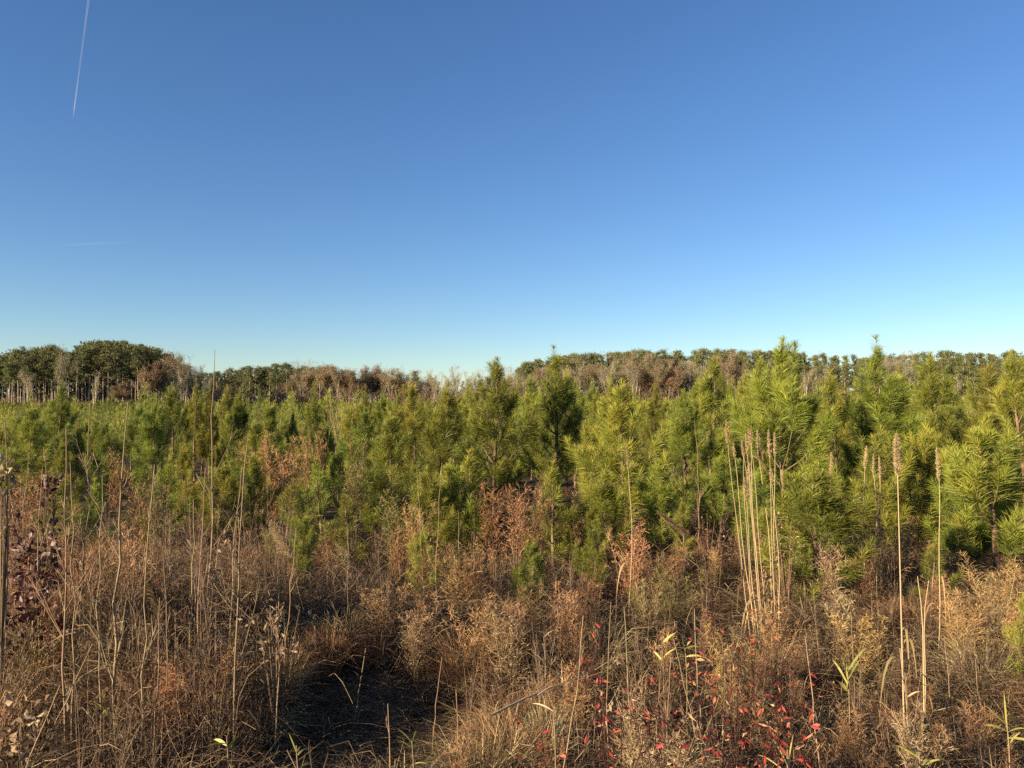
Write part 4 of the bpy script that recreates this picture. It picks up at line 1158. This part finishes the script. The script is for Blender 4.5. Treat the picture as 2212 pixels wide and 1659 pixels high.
p0 = at(1062, 1545, 3.5); p1 = at(1262, 1462, 4.1)
p0[2] = max(p0[2], gz(p0[0], 3.5) + .05)
s = MB(); s.tubes(bez([p0 - p0], [(p1 - p0) * .5 + np.array([0, 0, .03])], [p1 - p0], 7), np.linspace(.006, .002, 7), 6, .9)
gg = np.random.default_rng(4); f = MB(); n = 46; t = gg.uniform(.25, 1, n)[:, None]; P = (p1 - p0) * t
d = nrm((p1 - p0)[None] + gg.normal(size=(n, 3)) * .22 * np.linalg.norm(p1 - p0))
f.ribbons(bez(P, P + d * .1, P + d * gg.uniform(.12, .3, (n, 1)), 3), np.array([.0018, .0016, .0006]), None, .6 + .4 * gg.random(n), gg)
thing('fallen_stalk', [('stem', s.mesh('fallen_stem', M['reed'])), ('spray', f.mesh('fallen_spray', M['straw']))], p0, 0, 1, 'pale fallen stalk with combed side stems lying right of the dark hollow', 'stalk')

# ------------------------------------------------------------------ contrails
def contrail_mat():
    m = bpy.data.materials.new('ice_trail'); m.use_nodes = True
    nt = m.node_tree; N, L = nt.nodes, nt.links; N.clear()
    out = N.new('ShaderNodeOutputMaterial'); a = N.new('ShaderNodeAttribute'); a.attribute_name = 'tint'
    d = N.new('ShaderNodeBsdfDiffuse'); d.inputs[0].default_value = (.9, .9, .9, 1)
    d2 = N.new('ShaderNodeBsdfTranslucent'); d2.inputs[0].default_value = (.9, .9, .9, 1); dm = N.new('ShaderNodeMixShader')
    L.new(d.outputs[0], dm.inputs[1]); L.new(d2.outputs[0], dm.inputs[2])
    t = N.new('ShaderNodeBsdfTransparent'); x = N.new('ShaderNodeMixShader')
    L.new(a.outputs['Fac'], x.inputs[0]); L.new(t.outputs[0], x.inputs[1]); L.new(dm.outputs[0], x.inputs[2]); L.new(x.outputs[0], out.inputs[0])
    return m


cm = contrail_mat()


def contrail(pts, w, al, label):
    P = np.array(pts); m = MB(); K = len(P)
    m.tubes(P - P[0], np.array(w), 8, 0.5)
    m.C[-1] = np.repeat(np.array(al, np.float32), 8)
    ob('contrail', m.mesh('contrail', cm), None, P[0], 0, 1, label, 'contrail')


fs = np.linspace(0, 1, 14)
pp = []
for f in fs:
    u, v = 158 + 36 * f, 253 - 275 * f
    e = math.atan((HZ - v) / F); D = 9000 / math.tan(e)
    pp.append(at(u, v, D))
contrail(pp, [3, 11] + list(13 + np.linspace(0, 6, 12) + 2.5 * np.sin(np.arange(12) * 2.1)), [.16, .19, .15, .11, .09, .06, .055, .07, .055, .06, .075, .07, .055, .04], 'thin white contrail climbing steeply into the upper left sky')
pp = [at(110 + 190 * f, 531 - 9 * f, 26000) for f in np.linspace(0, 1, 8)]
contrail(pp, [20, 35, 45, 50, 50, 45, 35, 20], [.0, .01, .02, .028, .022, .018, .01, 0], 'short faint level contrail low in the sky at left')

# ------------------------------------------------------------------ light, sky, camera
SUN_AZ, SUN_EL = math.radians(-122), math.radians(17)      # azimuth clockwise from the view direction
sd = np.array([math.sin(SUN_AZ) * math.cos(SUN_EL), math.cos(SUN_AZ) * math.cos(SUN_EL), math.sin(SUN_EL)])
sl = bpy.data.lights.new('sun', 'SUN'); sl.energy = 5.0; sl.angle = math.radians(.5); sl.color = (1.0, .83, .60)
so = bpy.data.objects.new('sun', sl); COL.objects.link(so)
from mathutils import Vector
so.rotation_euler = Vector(-sd).to_track_quat('-Z', 'Y').to_euler()
so.location = (-20, -15, 20)

w = bpy.data.worlds.new('World'); SC.world = w; w.use_nodes = True
nt = w.node_tree; bg = nt.nodes['Background']
sky = nt.nodes.new('ShaderNodeTexSky'); sky.sky_type = 'NISHITA'; sky.sun_disc = False
sky.sun_elevation = SUN_EL; sky.sun_rotation = SUN_AZ
sky.air_density = 1.0; sky.dust_density = 0.0; sky.ozone_density = 4.0
hs = nt.nodes.new('ShaderNodeHueSaturation'); hs.inputs['Saturation'].default_value = 1.10; hs.inputs['Hue'].default_value = 0.507
nt.links.new(sky.outputs[0], hs.inputs['Color']); nt.links.new(hs.outputs[0], bg.inputs[0]); bg.inputs[1].default_value = 0.0580

cam = bpy.data.cameras.new('camera'); co = bpy.data.objects.new('camera', cam); COL.objects.link(co)
co.location = (0, 0, CAMZ); co.rotation_euler = (math.pi / 2 + PITCH, 0, 0)
cam.sensor_fit = 'HORIZONTAL'; cam.sensor_width = 36; cam.lens = 36 * F / 2212
cam.clip_start = .05; cam.clip_end = 200000
SC.camera = co
vs = SC.view_settings; vs.view_transform = 'Standard'; vs.look = 'None'; vs.exposure = 1.45; vs.gamma = 1
SC.render.engine = 'CYCLES'
c = SC.cycles; c.use_denoising = False; c.max_bounces = 5; c.diffuse_bounces = 3; c.transmission_bounces = 3; c.transparent_max_bounces = 8
print('tris', sum(len(m.polygons) for m in bpy.data.meshes), 'pines', n_pine)
